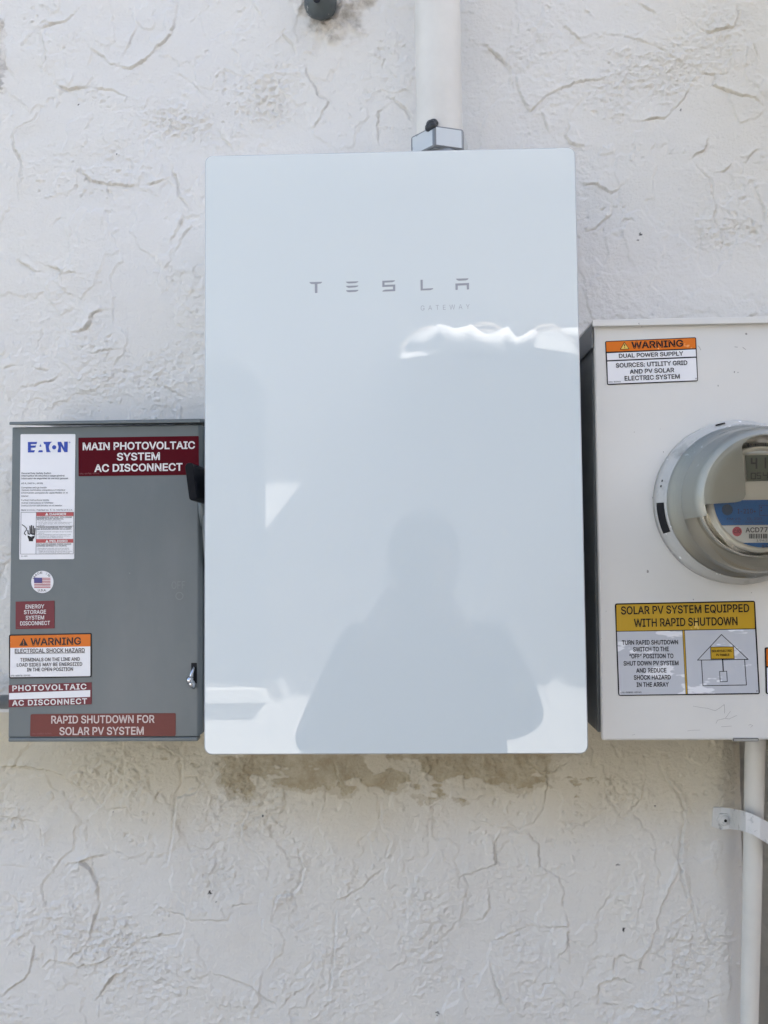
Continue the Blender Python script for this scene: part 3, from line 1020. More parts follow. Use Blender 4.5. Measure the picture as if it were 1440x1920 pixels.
for body, x0, x1, y, off, m_, cap in (
    ('General Duty Safety Switch', 300, 712, 657, 0.016, 0, 22),
    ('Interrupteur de sécurité à usage général', 300, 900, 692, 0.016, 0, 22),
    ('Interruptor de seguridad de servicio general', 300, 948, 729, 0.016, 0, 22),
    ('60 A, 240 V~, 60 Hz', 300, 600, 796, 0.012, 0, 22),
    ('Complete ratings inside', 300, 650, 855, 0.006, 0, 22),
    ("Valeurs nominales complètes à l'intérieur", 300, 910, 890, 0.006, 0, 22),
    ('Información completa de capacidades en el', 300, 945, 928, 0.006, 0, 22),
    ('interior', 300, 400, 972, 0.006, 0, 22),
    ('Further instructions inside', 300, 683, 1029, 0.006, 0, 22),
    ("Autres instructions à l'intérieur", 300, 745, 1067, 0.006, 0, 22),
    ('Instrucciones adicionales en el interior', 300, 866, 1105, 0.006, 0, 22),
    ('Made in U.S.A. / Fabriqué aux É.-U. / Hecho en E.U.A.', 298, 1012, 1165, 0.008, 0, 20),
    ('HAZARDOUS VOLTAGE. WILL CAUSE', 515, 1000, 1264, 0.02, 0, 18),
    ('SEVERE INJURY OR DEATH.', 515, 885, 1289, 0.02, 0, 18),
    ('• Never operate switch with cover open.', 515, 855, 1310, 0.0, 0, 13),
    ('• Turn OFF power ahead of switch before doing any work', 515, 1005, 1333, 0.0, 0, 13),
    ('inside. Replace all parts, close cover before turning', 540, 972, 1353, 0.0, 0, 13),
    ('power ON.', 540, 620, 1373, 0.0, 0, 13),
    ('TENSION DANGEREUSE. PEUT CAUSER', 515, 1000, 1402, 0.02, 0, 18),
    ('DES BLESSURES GRAVES OU LA MORT.', 515, 1000, 1428, 0.02, 0, 18),
    ("• Ne jamais manœuvrer l'interrupteur lorsque le couvercle", 515, 1003, 1463, 0.0, 0, 13),
    ('est ouvert.', 540, 620, 1482, 0.0, 0, 13),
    ("• Couper l'alimentation en amont de l'interrupteur avant", 515, 985, 1502, 0.0, 0, 13),
    ('toute intervention. Remplacer les pièces. Fermer le', 540, 965, 1523, 0.0, 0, 13),
    ('couvercle avant de rétablir le courant.', 540, 880, 1545, 0.0, 0, 13),
    ('VOLTAJE PELIGROSO. PUEDE CAUSAR', 510, 992, 1637, 0.02, 0, 18),
    ('LESIONES SEVERAS O LA MUERTE.', 510, 932, 1661, 0.02, 0, 18),
    ('• Nunca opere el interruptor con la cubierta abierta.', 515, 965, 1692, 0.0, 0, 13),
    ('• Desconecte la energía antes del interruptor antes de', 515, 965, 1713, 0.0, 0, 13),
    ('trabajar dentro del equipo. Reemplace todas las piezas,', 540, 1005, 1733, 0.0, 0, 13),
    ('cierre la cubierta antes de conectar la energía.', 540, 975, 1755, 0.0, 0, 13),
    ('84-4000', 297, 385, 1803, 0.008, 0, 18),
):
    P.text(mb, body, x0, x1, y, y - (x1 - x0) * 0.003, cap, L2, off)
mb.build('lettering', M['ink_soft'], s1)
mb = MB()
P.stroke(mb, [(297, 1187), (1025, 1185), (1020, 1762), (290, 1766)], 5, L2, closed=True)
P.stroke(mb, [(508, 1187), (503, 1764)], 5, L2)
P.stroke(mb, [(508, 1379), (1024, 1377)], 4, L2)
mb.build('panel_lines', M['ink_soft'], s1)
mb = MB()
P.poly(mb, [(510, 1188), (1022, 1186), (1022, 1238), (509, 1240)], L2)
mb.build('red_band', M['red_band'], s1)
mb = MB()
P.poly(mb, [(506, 1558), (1020, 1556), (1019, 1608), (505, 1610)], L2)
mb.build('red_band', M['red_band'], s1)
mb = MB()
P.text(mb, 'DANGER', 693, 925, 1230, 1228, 34, L3, 0.03)
P.poly(mb, [(630, 1231), (655, 1190), (680, 1231)], L3)
mb.build('band_lettering', M['ink_white'], s1)
mb = MB()
P.text(mb, 'PELIGRO', 692, 942, 1603, 1601, 34, L3, 0.03)
P.poly(mb, [(633, 1605), (657, 1565), (681, 1605)], L3)
mb.build('band_lettering', M['ink_white'], s1)
mb = MB()
for xa, ya, xb_, yb_ in ((396, 1490, 392, 1440), (424, 1480, 420, 1382), (442, 1480, 442, 1372), (462, 1480, 466, 1382), (482, 1490, 488, 1412)):
    P.stroke(mb, [(xa, ya), (xb_, yb_)], 15, L2)
P.poly(mb, [(388, 1480), (488, 1480), (486, 1530), (464, 1565), (464, 1588), (404, 1588), (402, 1562), (388, 1530)], L2 + 0.00004)
P.stroke(mb, [(313, 1360), (345, 1380), (372, 1408), (370, 1435), (348, 1460), (342, 1482), (362, 1500)], 11, L2)
mb.build('hand_pictogram', M['ink'], s1)
mb = MB()
P.poly(mb, [(372, 1486), (428, 1500), (420, 1484), (468, 1504), (460, 1492), (488, 1512), (440, 1520), (448, 1530), (398, 1508), (406, 1520)], L3)
mb.build('spark_pictogram', M['sk_white'], s1)

P = Print(YE, 140, 800, 5.538)
s2 = sticker('maroon_label', ed, P, [(40, 115), (1290, 97), (1290, 500), (42, 515)], 10, M['sk_maroon'], 'deep maroon label naming the main photovoltaic system AC disconnect')
mb = MB()
P.text(mb, 'MAIN PHOTOVOLTAIC', 87, 1252, 246, 231, 80, L2, 0.020)
P.text(mb, 'SYSTEM', 441, 887, 353, 347, 81, L2, 0.020)
P.text(mb, 'AC DISCONNECT', 207, 1122, 472, 458, 81, L2, 0.020)
mb.build('lettering', M['ink_white'], s2)
mb = MB()
P.text(mb, '596-00728-03945', 56, 258, 497, 494, 15, L2, 0.0)
mb.build('small_print', M['ink_dim'], s2)

P = Print(YE, 0, 1080, 3.6)
mb = MB()
P.poly(mb, circ(287, 40, 75, 48), L1, 0, 0.0005)
s3 = mb.build('round_label', M['sk_white'], ed, 'round white made in USA label with a flag')
mb = MB()
for k in range(7):
    ya = 12 + 68 * (2 * k) / 13
    yb_ = 12 + 68 * (2 * k + 1) / 13
    P.poly(mb, [(233, ya), (343, ya), (343, yb_), (233, yb_)], L2, 0)
P.poly(mb, [(233, 11), (287, 11), (287, 46), (233, 46)], L3, 1)
mb.build('flag_print', [M['flag_red'], M['flag_blue']], s3)
mb = MB()
P.text(mb, 'U.S.A.', 258, 316, 104, 103, 15, L2, 0.012)
for ch, a in zip('MADE IN', (-152, -132, -113, -95, -78, -62, -44)):
    if ch == ' ':
        continue
    r_, hw = 56, 7 if ch != 'M' else 9
    if ch == 'I':
        hw = 2
    ca, sa = math.cos(R(a)), math.sin(R(a))
    cx_, cy_ = 287 + r_ * ca, 40 + r_ * sa
    tx, ty = -sa, ca
    P.text(mb, ch, cx_ - tx * hw, cx_ + tx * hw, cy_ - ty * hw, cy_ + ty * hw, 14, L2, 0.012)
mb.build('lettering', M['ink'], s3)

s4 = sticker('energy_storage_label', ed, P, [(107, 173), (369, 166), (369, 353), (107, 359)], 3, M['sk_maroon2'], 'small square maroon label about the energy storage system disconnect')
mb = MB()
for body, x0, x1, y in (('ENERGY', 175, 301, 220), ('STORAGE', 164, 313, 257), ('SYSTEM', 176, 300, 295), ('DISCONNECT', 139, 340, 333)):
    P.text(mb, body, x0, x1, y, y - 0.018 * (x1 - x0), 27, L2, 0.012)
mb.build('lettering', M['ink_white'], s4)
mb = MB()
P.text(mb, '596-00794-03945', 115, 195, 351, 349, 9, L2)
mb.build('small_print', M['ink_dim'], s4)

s5 = sticker('shock_hazard_label', ed, P, [(62, 395), (620, 384), (620, 683), (62, 692)], 12, M['ink'], 'orange and white electrical shock hazard warning label with black border')
mb = MB()
P.poly(mb, rounded([(72, 480), (612, 470), (612, 675), (70, 682)], 8), L2, 0)
mb.build('white_panel', M['sk_white2'], s5)
mb = MB()
P.poly(mb, rounded([(72, 403), (613, 392), (613, 474), (72, 485)], 6), L2 + 0.0001, 0)
mb.build('orange_band', M['sk_orange'], s5)
mb = MB()
P.text(mb, 'WARNING', 209, 550, 469, 462, 50, L3, 0.020)
mb.build('heading', M['ink_brown'], s5)
mb = MB()
P.poly(mb, [(133, 470), (163, 418), (192, 469)], L3)
mb.build('warning_triangle', M['ink_brown'], s5)
mb = MB()
P.text(mb, 'ELECTRICAL SHOCK HAZARD', 103, 575, 519, 514, 28, L3, 0.014)
P.stroke(mb, [(103, 523), (575, 517)], 3, L3)
P.text(mb, 'TERMINALS ON THE LINE AND', 140, 542, 577, 571, 24, L3, 0.014)
P.text(mb, 'LOAD SIDES MAY BE ENERGIZED', 117, 558, 611, 605, 24, L3, 0.014)
P.text(mb, 'IN THE OPEN POSITION', 185, 496, 643, 639, 24, L3, 0.014)
mb.build('lettering', M['ink_brown'], s5)
mb = MB()
P.text(mb, '596-00878-03940', 75, 207, 677, 675, 10, L3, 0.01)
mb.build('small_print', M['ink_brown'], s5)
mb = MB()
P.stroke(mb, [(163, 434), (163, 452)], 4, L3 + 0.0002)
P.poly(mb, circ(163, 461, 3, 10), L3 + 0.0002)
mb.build('exclamation_mark', M['sk_orange'], s5)

s6 = sticker('photovoltaic_label', ed, P, [(60, 736), (620, 717), (620, 865), (60, 886)], 5, M['sk_maroon2'], 'maroon photovoltaic AC disconnect label with a blank white bar')
mb = MB()
P.poly(mb, [(63, 790), (611, 769), (611, 815), (63, 833)], L2)
mb.build('white_bar', M['sk_white'], s6)
mb = MB()
P.text(mb, 'PHOTOVOLTAIC', 86, 586, 777, 764, 38, L2, 0.020, space=1.1)
P.text(mb, 'AC DISCONNECT', 84, 590, 876, 862, 38, L2, 0.020, space=1.1)
mb.build('lettering', M['ink_white'], s6)

s7 = sticker('rapid_shutdown_label', ed, P, [(208, 932), (1187, 925), (1186, 1080), (205, 1083)], 12, M['sk_brick'], 'wide faded brick red rapid shutdown label along the bottom of the door')
mb = MB()
P.text(mb, 'RAPID SHUTDOWN FOR', 348, 1045, 995, 990, 52, L2, 0.016)
P.text(mb, 'SOLAR PV SYSTEM', 403, 972, 1073, 1070, 53, L2, 0.016)
mb.build('lettering', M['ink_pink'], s7)
mb = MB()
P.text(mb, '596-00883-03945', 218, 350, 1069, 1067, 10, L2)
mb.build('small_print', M['ink_dim'], s7)

# horizontal conduit leaving the box on the left
mb = MB()
hz = at(5, 1316, -0.05).z
hp = MB()
hp.tube([(EX0 + 0.002, -0.05, hz), (-0.9, -0.05, hz), (-2.5, -0.05, hz)], 0.0085, 20)
hp.tube([(EX0 + 0.0005, -0.05, hz), (EX0 - 0.012, -0.05, hz)], 0.0125, 20)
tag(hp.build('side_conduit', M['steel']), 'thin metal conduit running left from the side of the grey switch box', 'conduit')

# ------------------------------------------------------------------ meter box
YM = -0.125
tl, bl = at(1113, 606, YM), at(1128, 1389, YM)
MX0, MZ0, MZ1 = (tl.x + bl.x) / 2, bl.z, tl.z
dxm = (bl.x - tl.x) / 2
MX1 = MX0 + 0.345
mbx = thing('meter_box', 'white painted steel meter box right of the glass cabinet, holding the round meter', 'meter box', ((MX0 + MX1) / 2, 0, MZ0))
mb = MB()
mb.add([(MX0 - dxm, YM, MZ1), (MX1, YM, MZ1), (MX1, YM, MZ0), (MX0 + dxm, YM, MZ0),
        (MX0 - dxm + 0.002, YM + 0.012, MZ1), (MX1 - 0.002, YM + 0.012, MZ1), (MX1 - 0.002, YM + 0.012, MZ0), (MX0 + dxm + 0.002, YM + 0.012, MZ0)],
       [(0, 1, 2, 3), (0, 4, 5, 1), (1, 5, 6, 2), (2, 6, 7, 3), (3, 7, 4, 0), (4, 7, 6, 5)])
cov = mb.build('front_cover', M['box_white'], mbx, bevel=0.003, seg=4)
mb = MB()
mb.add([(MX0 - dxm + 0.001, YM + 0.0125, MZ1 - 0.001), (MX1 - 0.001, YM + 0.0125, MZ1 - 0.001), (MX1 - 0.001, YM + 0.0125, MZ0 + 0.006), (MX0 + dxm - 0.001, YM + 0.0125, MZ0 + 0.006),
        (MX0 - dxm + 0.001, -0.002, MZ1 - 0.001), (MX1 - 0.001, -0.002, MZ1 - 0.001), (MX1 - 0.001, -0.002, MZ0 + 0.006), (MX0 + dxm - 0.001, -0.002, MZ0 + 0.006)],
       [(0, 1, 2, 3), (0, 4, 5, 1), (1, 5, 6, 2), (2, 6, 7, 3), (3, 7, 4, 0), (4, 7, 6, 5)])
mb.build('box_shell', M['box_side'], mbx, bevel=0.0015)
# hood: top sheet with a front lip and side flanges
lip0 = at(1111, 600, YM - 0.005)
mb = MB()
lz0, lz1 = at(1112, 612, YM - 0.005).z, at(1112, 599.5, YM - 0.005).z
mb.add([(lip0.x, YM - 0.005, lz0), (MX1 + 0.003, YM - 0.005, lz0 + 0.001), (MX1 + 0.003, YM - 0.0012, lz0 + 0.001), (lip0.x, YM - 0.0012, lz0),
        (lip0.x, YM - 0.005, lz1), (MX1 + 0.003, YM - 0.005, lz1 + 0.001), (MX1 + 0.003, -0.002, lz1 + 0.001), (lip0.x, -0.002, lz1),
        (MX1 + 0.003, YM - 0.0012, lz1 - 0.0022), (lip0.x, YM - 0.0012, lz1 - 0.0032), (MX1 + 0.003, -0.002, lz1 - 0.0022), (lip0.x, -0.002, lz1 - 0.0032)],
       [(0, 1, 5, 4), (4, 5, 6, 7), (0, 3, 2, 1), (3, 9, 8, 2), (9, 11, 10, 8), (11, 7, 6, 10), (0, 4, 9, 3), (4, 7, 11, 9), (1, 2, 8, 5), (5, 8, 10, 6)])
hood = mb.build('hood', M['box_white'], mbx, bevel=0.0008)
mb = MB()
mb.box(lip0.x - 0.0001, lip0.x + 0.0016, YM + 0.001, -0.003, lz1 - 0.03, lz1 - 0.0036)
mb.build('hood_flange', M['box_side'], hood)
# bottom latch
P = Print(YM, 1320, 1100, 6.0)
mb = MB()
P.poly(mb, rounded([(318, 1700), (605, 1700), (612, 1738), (325, 1738)], 12), 0.0015, 0, 0.006)
la = mb.build('bottom_latch', M['steel'], mbx, bevel=0.0006)
mb = MB()
P.stroke(mb, [(322, 1728), (325, 1704), (600, 1704), (607, 1720)], 6, 0.0019)
mb.build('latch_gap', M['black_hole'], la)

# scuffs and scratches on the cover
P = Print(YM, 1100, 1100, 4.235)
mb = MB()
SCR = mat('scratch_grey', (0.33, 0.32, 0.31), 0.6)
for pl in ([(845, 948), (900, 958), (960, 966), (1020, 985), (1060, 960), (1092, 935)], [(1092, 935), (1095, 1005)], [(1025, 1085), (1040, 1060), (1100, 1045), (1140, 990)],
           [(1100, 1045), (1130, 1050), (1190, 1022)], [(1068, 1112), (1150, 1106)], [(1285, 1100), (1300, 1093), (1318, 1104), (1300, 1116)], [(800, 1145), (830, 1140), (900, 1138)], [(360, 1178), (382, 1173)], [(800, 1215), (880, 1218)]):
    mb = MB()
    P.stroke(mb, pl, 2.2, 0.0003)
    mb.build('scratch', SCR, cov)
P2 = Print(YM, 1080, 580, 4.0)
for pl in ([(915, 275), (925, 285), (935, 305)], [(1190, 282), (1210, 284)], [(1250, 285), (1262, 295), (1272, 302)]):
    mb = MB()
    P2.stroke(mb, pl, 4, 0.0003)
    mb.build('scratch', SCR, cov)

# --- stickers on the meter box
P = Print(YM, 1080, 580, 4.0)
s8 = sticker('dual_supply_label', mbx, P, [(217, 240), (899, 210), (914, 540), (233, 568)], 12, M['ink'], 'orange and white dual power supply warning label, tilted')
mb = MB()
P.poly(mb, [(230, 331), (895, 302), (898, 355), (232, 383)], L2)
mb.build('white_panel', M['sk_white'], s8)
mb = MB()
P.poly(mb, rounded([(233, 393), (898, 365), (907, 533), (239, 560)], 5), L2)
mb.build('white_panel', M['sk_white'], s8)
mb = MB()
P.poly(mb, rounded([(224, 246), (892, 217), (895, 293), (228, 320)], 5), L2)
mb.build('orange_band', M['sk_orange'], s8)
mb = MB()
P.text(mb, 'WARNING', 414, 803, 298, 282, 53, L3, 0.022)
mb.build('heading', M['ink'], s8)
mb = MB()
P.text(mb, 'DUAL POWER SUPPLY', 320, 803, 367, 348, 32, L3, 0.018)
P.text(mb, 'SOURCES: UTILITY GRID', 297, 833, 440, 418, 34, L3, 0.018)
P.text(mb, 'AND PV SOLAR', 401, 735, 486, 473, 34, L3, 0.018)
P.text(mb, 'ELECTRIC SYSTEM', 363, 777, 537, 521, 35, L3, 0.018)
mb.build('lettering', M['ink'], s8)
mb = MB()
P.text(mb, '596-03945', 243, 333, 552, 549, 10, L3, 0.012)
mb.build('small_print', M['ink'], s8)
mb = MB()
P.text(mb, '6', 893, 904, 527, 526, 12, L3, 0.012)
mb.build('small_print', M['ink'], s8)
mb = MB()
P.poly(mb, rounded([(326, 304), (361, 246), (399, 301)], 5), L3)
mb.build('triangle_outline', M['ink'], s8)
mb = MB()
P.poly(mb, rounded([(334, 300), (361, 254), (391, 297)], 4), L3 + 0.0002)
tri = mb.build('warning_triangle', M['tri_yellow'], s8)
mb = MB()
P.poly(mb, [(356, 266), (366, 265), (363, 284), (360, 284)], L3 + 0.0004)
P.poly(mb, circ(362, 291, 4, 10), L3 + 0.0004)
mb.build('exclamation_mark', M['ink'], s8)

P = Print(YM, 1100, 1100, 4.235)
s9 = sticker('solar_shutdown_label', mbx, P, [(222, 133), (1335, 111), (1374, 853), (250, 867)], 20, M['ink'], 'large yellow and grey solar rapid shutdown label with a house diagram')
mb = MB()
P.poly(mb, rounded([(234, 143), (1325, 121), (1333, 331), (238, 352)], 8), L2)
mb.build('yellow_band', M['sk_yellow'], s9)
mb = MB()
P.poly(mb, [(239, 357), (757, 349), (783, 851), (259, 858)], L2)
mb.build('grey_panel', M['sk_grey'], s9)
mb = MB()
P.poly(mb, [(777, 348), (1334, 337), (1362, 843), (801, 850)], L2)
mb.build('grey_panel', M['sk_grey'], s9)
mb = MB()
P.poly(mb, [(761, 348), (773, 348), (797, 850), (786, 851)], L2)
mb.build('yellow_divider', M['sk_yellow'], s9)
mb = MB()
P.poly(mb, [(982, 480), (1161, 478), (1165, 569), (985, 572)], L3 + 0.0002)
mb.build('yellow_sign', M['sk_yellow'], s9)
mb = MB()
P.text(mb, 'SOLAR PV SYSTEM EQUIPPED', 271, 1288, 221, 201, 63, L3, 0.016)
P.text(mb, 'WITH RAPID SHUTDOWN', 374, 1195, 320, 304, 64, L3, 0.016)
mb.build('heading', M['ink'], s9)
mb = MB()
for body, x0, x1, y0, y1 in (('TURN RAPID SHUTDOWN', 278, 723, 461, 457), ('SWITCH TO THE', 367, 650, 514, 511), ('“OFF” POSITION TO', 337, 686, 569, 566), ('SHUT DOWN PV SYSTEM', 291, 727, 626, 622),
                             ('AND REDUCE', 391, 631, 682, 680), ('SHOCK HAZARD', 372, 665, 738, 735), ('IN THE ARRAY', 394, 650, 795, 792)):
    P.text(mb, body, x0, x1, y0, y1, 35, L3, 0.016)
mb.build('lettering', M['ink'], s9)
mb = MB()
P.text(mb, '596-00885-03945', 266, 432, 845, 843, 12, L3, 0.01)
mb.build('small_print', M['ink'], s9)
mb = MB()
P.text(mb, '2', 1343, 1353, 834, 834, 14, L3, 0.01)
mb.build('small_print', M['ink'], s9)
mb = MB()
P.text(mb, 'SOLAR ELECTRIC', 990, 1150, 519, 516, 18, L3 + 0.0005, 0.018)
P.text(mb, 'PV PANELS', 1023, 1128, 550, 548, 18, L3 + 0.0005, 0.018)
mb.build('sign_lettering', M['ink'], s9)
mb = MB()
P.stroke(mb, [(1067, 379), (1278, 576), (877, 582)], 5, L3, closed=True)
P.stroke(mb, [(908, 582), (920, 785), (1265, 779), (1250, 577)], 5, L3)
P.stroke(mb, [(980, 478), (1162, 476), (1167, 570), (983, 573)], 4, L3 + 0.0004, closed=True)
P.stroke(mb, [(1076, 574), (1081, 670)], 8, L3)
P.stroke(mb, [(1052, 672), (1108, 670), (1113, 752), (1057, 754)], 4, L3, closed=True)
mb.build('house_diagram', M['ink'], s9)

s10 = sticker('edge_warning_label', mbx, P, [(1412, 482), (1880, 472), (1898, 842), (1421, 852)], 14, M['ink'], 'orange and white warning label mostly out of view, low on the cover')
mb = MB()
P.poly(mb, rounded([(1424, 492), (1872, 482), (1876, 625), (1427, 631)], 6), L2)
mb.build('orange_band', M['sk_orange'], s10)
mb = MB()
P.poly(mb, rounded([(1428, 642), (1877, 636), (1887, 834), (1432, 842)], 6), L2)
mb.build('white_panel', M['sk_white'], s10)
mb = MB()
P.poly(mb, [(1434, 606), (1462, 556), (1492, 605)], L3)
mb.build('warning_triangle', M['ink'], s10)

# ------------------------------------------------------------------ the round meter
ctr = at(1235, 941, -0.140)
mcx = ctr.x + 0.088
mcz = at(1387, 941, -0.140).z
mt = thing('electric_meter', 'round electricity meter with clear domed cover on the white meter box', 'electricity meter', (mcx, YM, mcz - 0.09))
mb = MB()
mb.lathe(mcx, mcz, [(0.080, YM), (0.0895, YM + 0.0002), (0.0895, YM - 0.012), (0.0875, YM - 0.0165), (0.0835, YM - 0.019), (0.0825, YM - 0.022), (0.076, YM - 0.022)])
ring = mb.build('lock_ring', M['ring'], mt)
mb = MB()
mb.lathe(mcx, mcz, [(0.0898, YM - 0.0128), (0.0878, YM - 0.0171), (0.0840, YM - 0.0195)], 14, 0, R(180), R(202))
mb.build('ring_slot', M['black_hole'], ring)
mb = MB()
mb.lathe(mcx, mcz, [(0.0880, YM - 0.0167), (0.0862, YM - 0.0184)], 4, 0, R(100), R(107))
mb.build('ring_slot', M['black_hole'], ring)
mb = MB()
mb.lathe(mcx, mcz, [(0.0882, YM - 0.0167), (0.0872, YM - 0.0177)], 2, 0, R(163.5), R(165))
mb.build('ring_hole', M['black_hole'], ring)
mb = MB()
mb.lathe(mcx, mcz, [(0.0882, YM - 0.0167), (0.0872, YM - 0.0177)], 2, 0, R(167.5), R(169))
mb.build('ring_hole', M['black_hole'], ring)
# opaque collar inside the cover, all the way round low down, up to the front over the top
mb = MB()
ys = -0.150
mb.lathe(mcx, mcz, [(0.0815, YM - 0.022), (0.0812, -0.156), (0.0772, -0.158), (0.0765, -0.168), (0.0742, -0.170)], 96)
a_l, a_r = R(-15), R(195)
mb.lathe(mcx, mcz, [(0.0745, -0.166), (0.0715, -0.192), (0.0700, -0.199), (0.0668, -0.2045), (0.064, -0.2055)], 72, 0, a_l, a_r)
shr = mb.build('collar', M['shroud_side'], mt)
# front mask, with the window for the display cut out
YS = -0.2055
P = Print(YS, 0, 0, 1)
pc_ = [P.p(x, y) for x, y in ((1391, 838), (1393.5, 831), (1400, 826), (1410, 820), (1425, 816))]
lw = [P.p(x, y) for x, y in ((1320, 946.5), (1350, 943.5), (1380, 941.5), (1389, 939.5), (1395, 935), (1398, 927), (1396.5, 900), (1394, 870), (1391.5, 845))]
inner = [(p.x, p.z) for p in lw + pc_]
inner += [(2 * mcx - x, z) for x, z in inner[::-1]]
# outer arc from the right end back to the left end
xr, zr = inner[-1]
a_s = math.atan2(zr - mcz, xr - mcx)
xl, zl = inner[0]
a_e = math.atan2(zl - mcz, xl - mcx)
if a_e < 0:
    a_e += 2 * math.pi
outer = [(mcx + 0.0645 * math.cos(a_s + (a_e - a_s) * k / 40), mcz + 0.0645 * math.sin(a_s + (a_e - a_s) * k / 40)) for k in range(41)]
mb = MB()
mb.prism(inner + outer, YS, YS + 0.004)
mb.build('face_mask', M['shroud'], mt, bevel=0.0008)
# inner bezel and name plate
YN = -0.190
mb = MB()
mb.lathe(mcx, mcz, [(0.049, YN - 0.0002), (0.0515, YN - 0.004), (0.0535, YN - 0.0035), (0.0545, YN + 0.006)], 96, 0)
mb.lathe(mcx, mcz, [(0.0575, -0.166), (0.0580, -0.180), (0.0592, -0.180), (0.0600, -0.166)], 96, 1)
mb.lathe(mcx, mcz, [(0.0545, YN + 0.006), (0.0575, -0.166)], 96, 1)
mb.lathe(mcx, mcz, [(0.0600, -0.166), (0.0742, -0.168)], 96, 0)
mb.build('inner_bezel', [M['bezel'], M['silver']], mt)
mb = MB()
mb.add([(x, YN + 0.001, z) for x, z in circ(mcx, mcz, 0.0512, 64)], [list(range(64))])
plate = mb.build('name_plate', M['bezel'], mt)
P = Print(YN, 1200, 760, 5.333)
PXR = 2600


def clipdisc(y0, y1, xl_=None):
    """strip of the plate between photo rows y0 and y1, cut to the disc"""
    za, zb = P.p(1280, y0).z, P.p(1280, y1).z
    rd = 0.0505
    pts = []
    zs = [za + (zb - za) * k / 12 for k in range(13)]
    for z in zs:
        pts.append((mcx - math.sqrt(max(rd * rd - (z - mcz) ** 2, 1e-8)), z))
    for z in zs[::-1]:
        pts.append((mcx + math.sqrt(max(rd * rd - (z - mcz) ** 2, 1e-8)), z))
    if xl_ is not None:
        xw = P.p(xl_, y0).x
        pts = [(max(x, xw), z) for x, z in pts]
    return pts


for nm, y0, y1, mm, lf, xl_ in (('blue_panel', 945, 1195, 'plate_blue', 0.0008, None), ('white_panel', 1200, 1370, 'plate_white', 0.0008, None), ('blue_panel', 1373, 1460, 'plate_blue', 0.0008, None), ('bar_code_panel', 300, 480, 'plate_white', 0.0008, 1030)):
    mb = MB()
    mb.add([(x, YN - lf, z) for x, z in clipdisc(y0, y1, xl_)], [list(range(26))])
    mb.build(nm, M[mm], plate)
mb = MB()
P.poly(mb, [(1048, 500), (1620, 492), (1624, 752), (1062, 758)], 0.0010, 0)
lcd = mb.build('display', M['lcd'], plate)
mb = MB()


def seg7(ch, x, y, w_, h_, tk, sk=0.02):
    on = {'4': 'bcfg', '1': 'bc', '0': 'abcdef', '5': 'acdfg'}[ch]
    for sgm in on:
        a = {'a': ((0, 0), (1, 0)), 'b': ((1, 0), (1, .5)), 'c': ((1, .5), (1, 1)), 'd': ((0, 1), (1, 1)), 'e': ((0, .5), (0, 1)), 'f': ((0, 0), (0, .5)), 'g': ((0, .5), (1, .5))}[sgm]
        P.stroke(mb, [(x + a[0][0] * w_, y + a[0][1] * h_), (x + a[1][0] * w_, y + a[1][1] * h_)], tk, 0.0014)


seg7('4', 1110, 535, 48, 92, 17)
seg7('1', 1200, 532, 48, 92, 17)
seg7('0', 1106, 680, 42, 56, 9)
seg7('5', 1164, 678, 36, 54, 9)
seg7('4', 1226, 675, 42, 54, 9)
mb.build('digits', M['lcd_ink'], lcd)
mb = MB()
random.seed(5)
x = 1072
while x < 1500:
    wd = random.choice((7, 10, 14))
    P.poly(mb, [(x, 380), (x + wd, 380), (x + wd, 414), (x, 414)], 0.0012)
    x += wd + random.choice((6, 8, 11))
mb.build('bar_code', M['ink_soft'], plate)
mb = MB()
x = 1085
while x < 1480:
    wd = random.choice((8, 11, 15))
    P.poly(mb, [(x, 1285), (x + wd, 1285), (x + wd, 1332), (x, 1332)], 0.0012)
    x += wd + random.choice((6, 8, 11))
mb.build('bar_code', M['ink_soft'], plate)
mb = MB()
P.text(mb, 'ACD774', 1050, 1318, 1272, 1266, 48, 0.0012, 0.016)
P.text(mb, '1942 2094', 1160, 1400, 1362, 1360, 20, 0.0012)
P.text(mb, 'I-210+', 972, 1155, 1083, 1080, 45, 0.0012, 0.006)
P.text(mb, 'FM 2S', 865, 1000, 1148, 1146, 22, 0.0012)
P.text(mb, 'CL 200', 1068, 1212, 1148, 1146, 24, 0.0012)
P.text(mb, '240V 3W', 930, 1000, 1176, 1175, 16, 0.0012)
P.text(mb, 'TYPE 60Hz', 1045, 1230, 1180, 1178, 14, 0.0012)
P.text(mb, 'AN', 1205, 1290, 1436, 1434, 38, 0.0012)
P.stroke(mb, [(1430, 1000), (1186, 1000), (1190, 1102), (1432, 1102)], 4, 0.0012)
P.poly(mb, circ(1206, 1022, 8, 12), 0.0012)
P.poly(mb, circ(1207, 1052, 8, 12), 0.0012)
mb.build('lettering', M['ink_soft'], plate)
mb = MB()
P.poly(mb, circ(868, 1045, 55, 28), 0.0013)
mb.build('optical_port', mat('port_dark', (0.03, 0.07, 0.14), 0.3), plate)
mb = MB()
P.poly(mb, circ(966, 1262, 48, 28), 0.0012)
dot = mb.build('red_dot', M['dot_red'], plate)
mb = MB()
P.text(mb, 'C/0', 932, 1000, 1278, 1276, 34, 0.0014, 0.01)
mb.build('dot_lettering', M['ink_brown'], plate)
# clear cover
mb = MB()
mb.lathe(mcx, mcz, [(0.0822, YM - 0.0225), (0.0820, -0.1565), (0.0785, -0.159), (0.0770, -0.170), (0.0738, -0.196), (0.0722, -0.2035), (0.0690, -0.2088), (0.0650, -0.2108), (0.060, -0.2115), (0.03, -0.2125), (0.0001, -0.2130)], 128)
mb.build('clear_cover', M['cover'], mt)

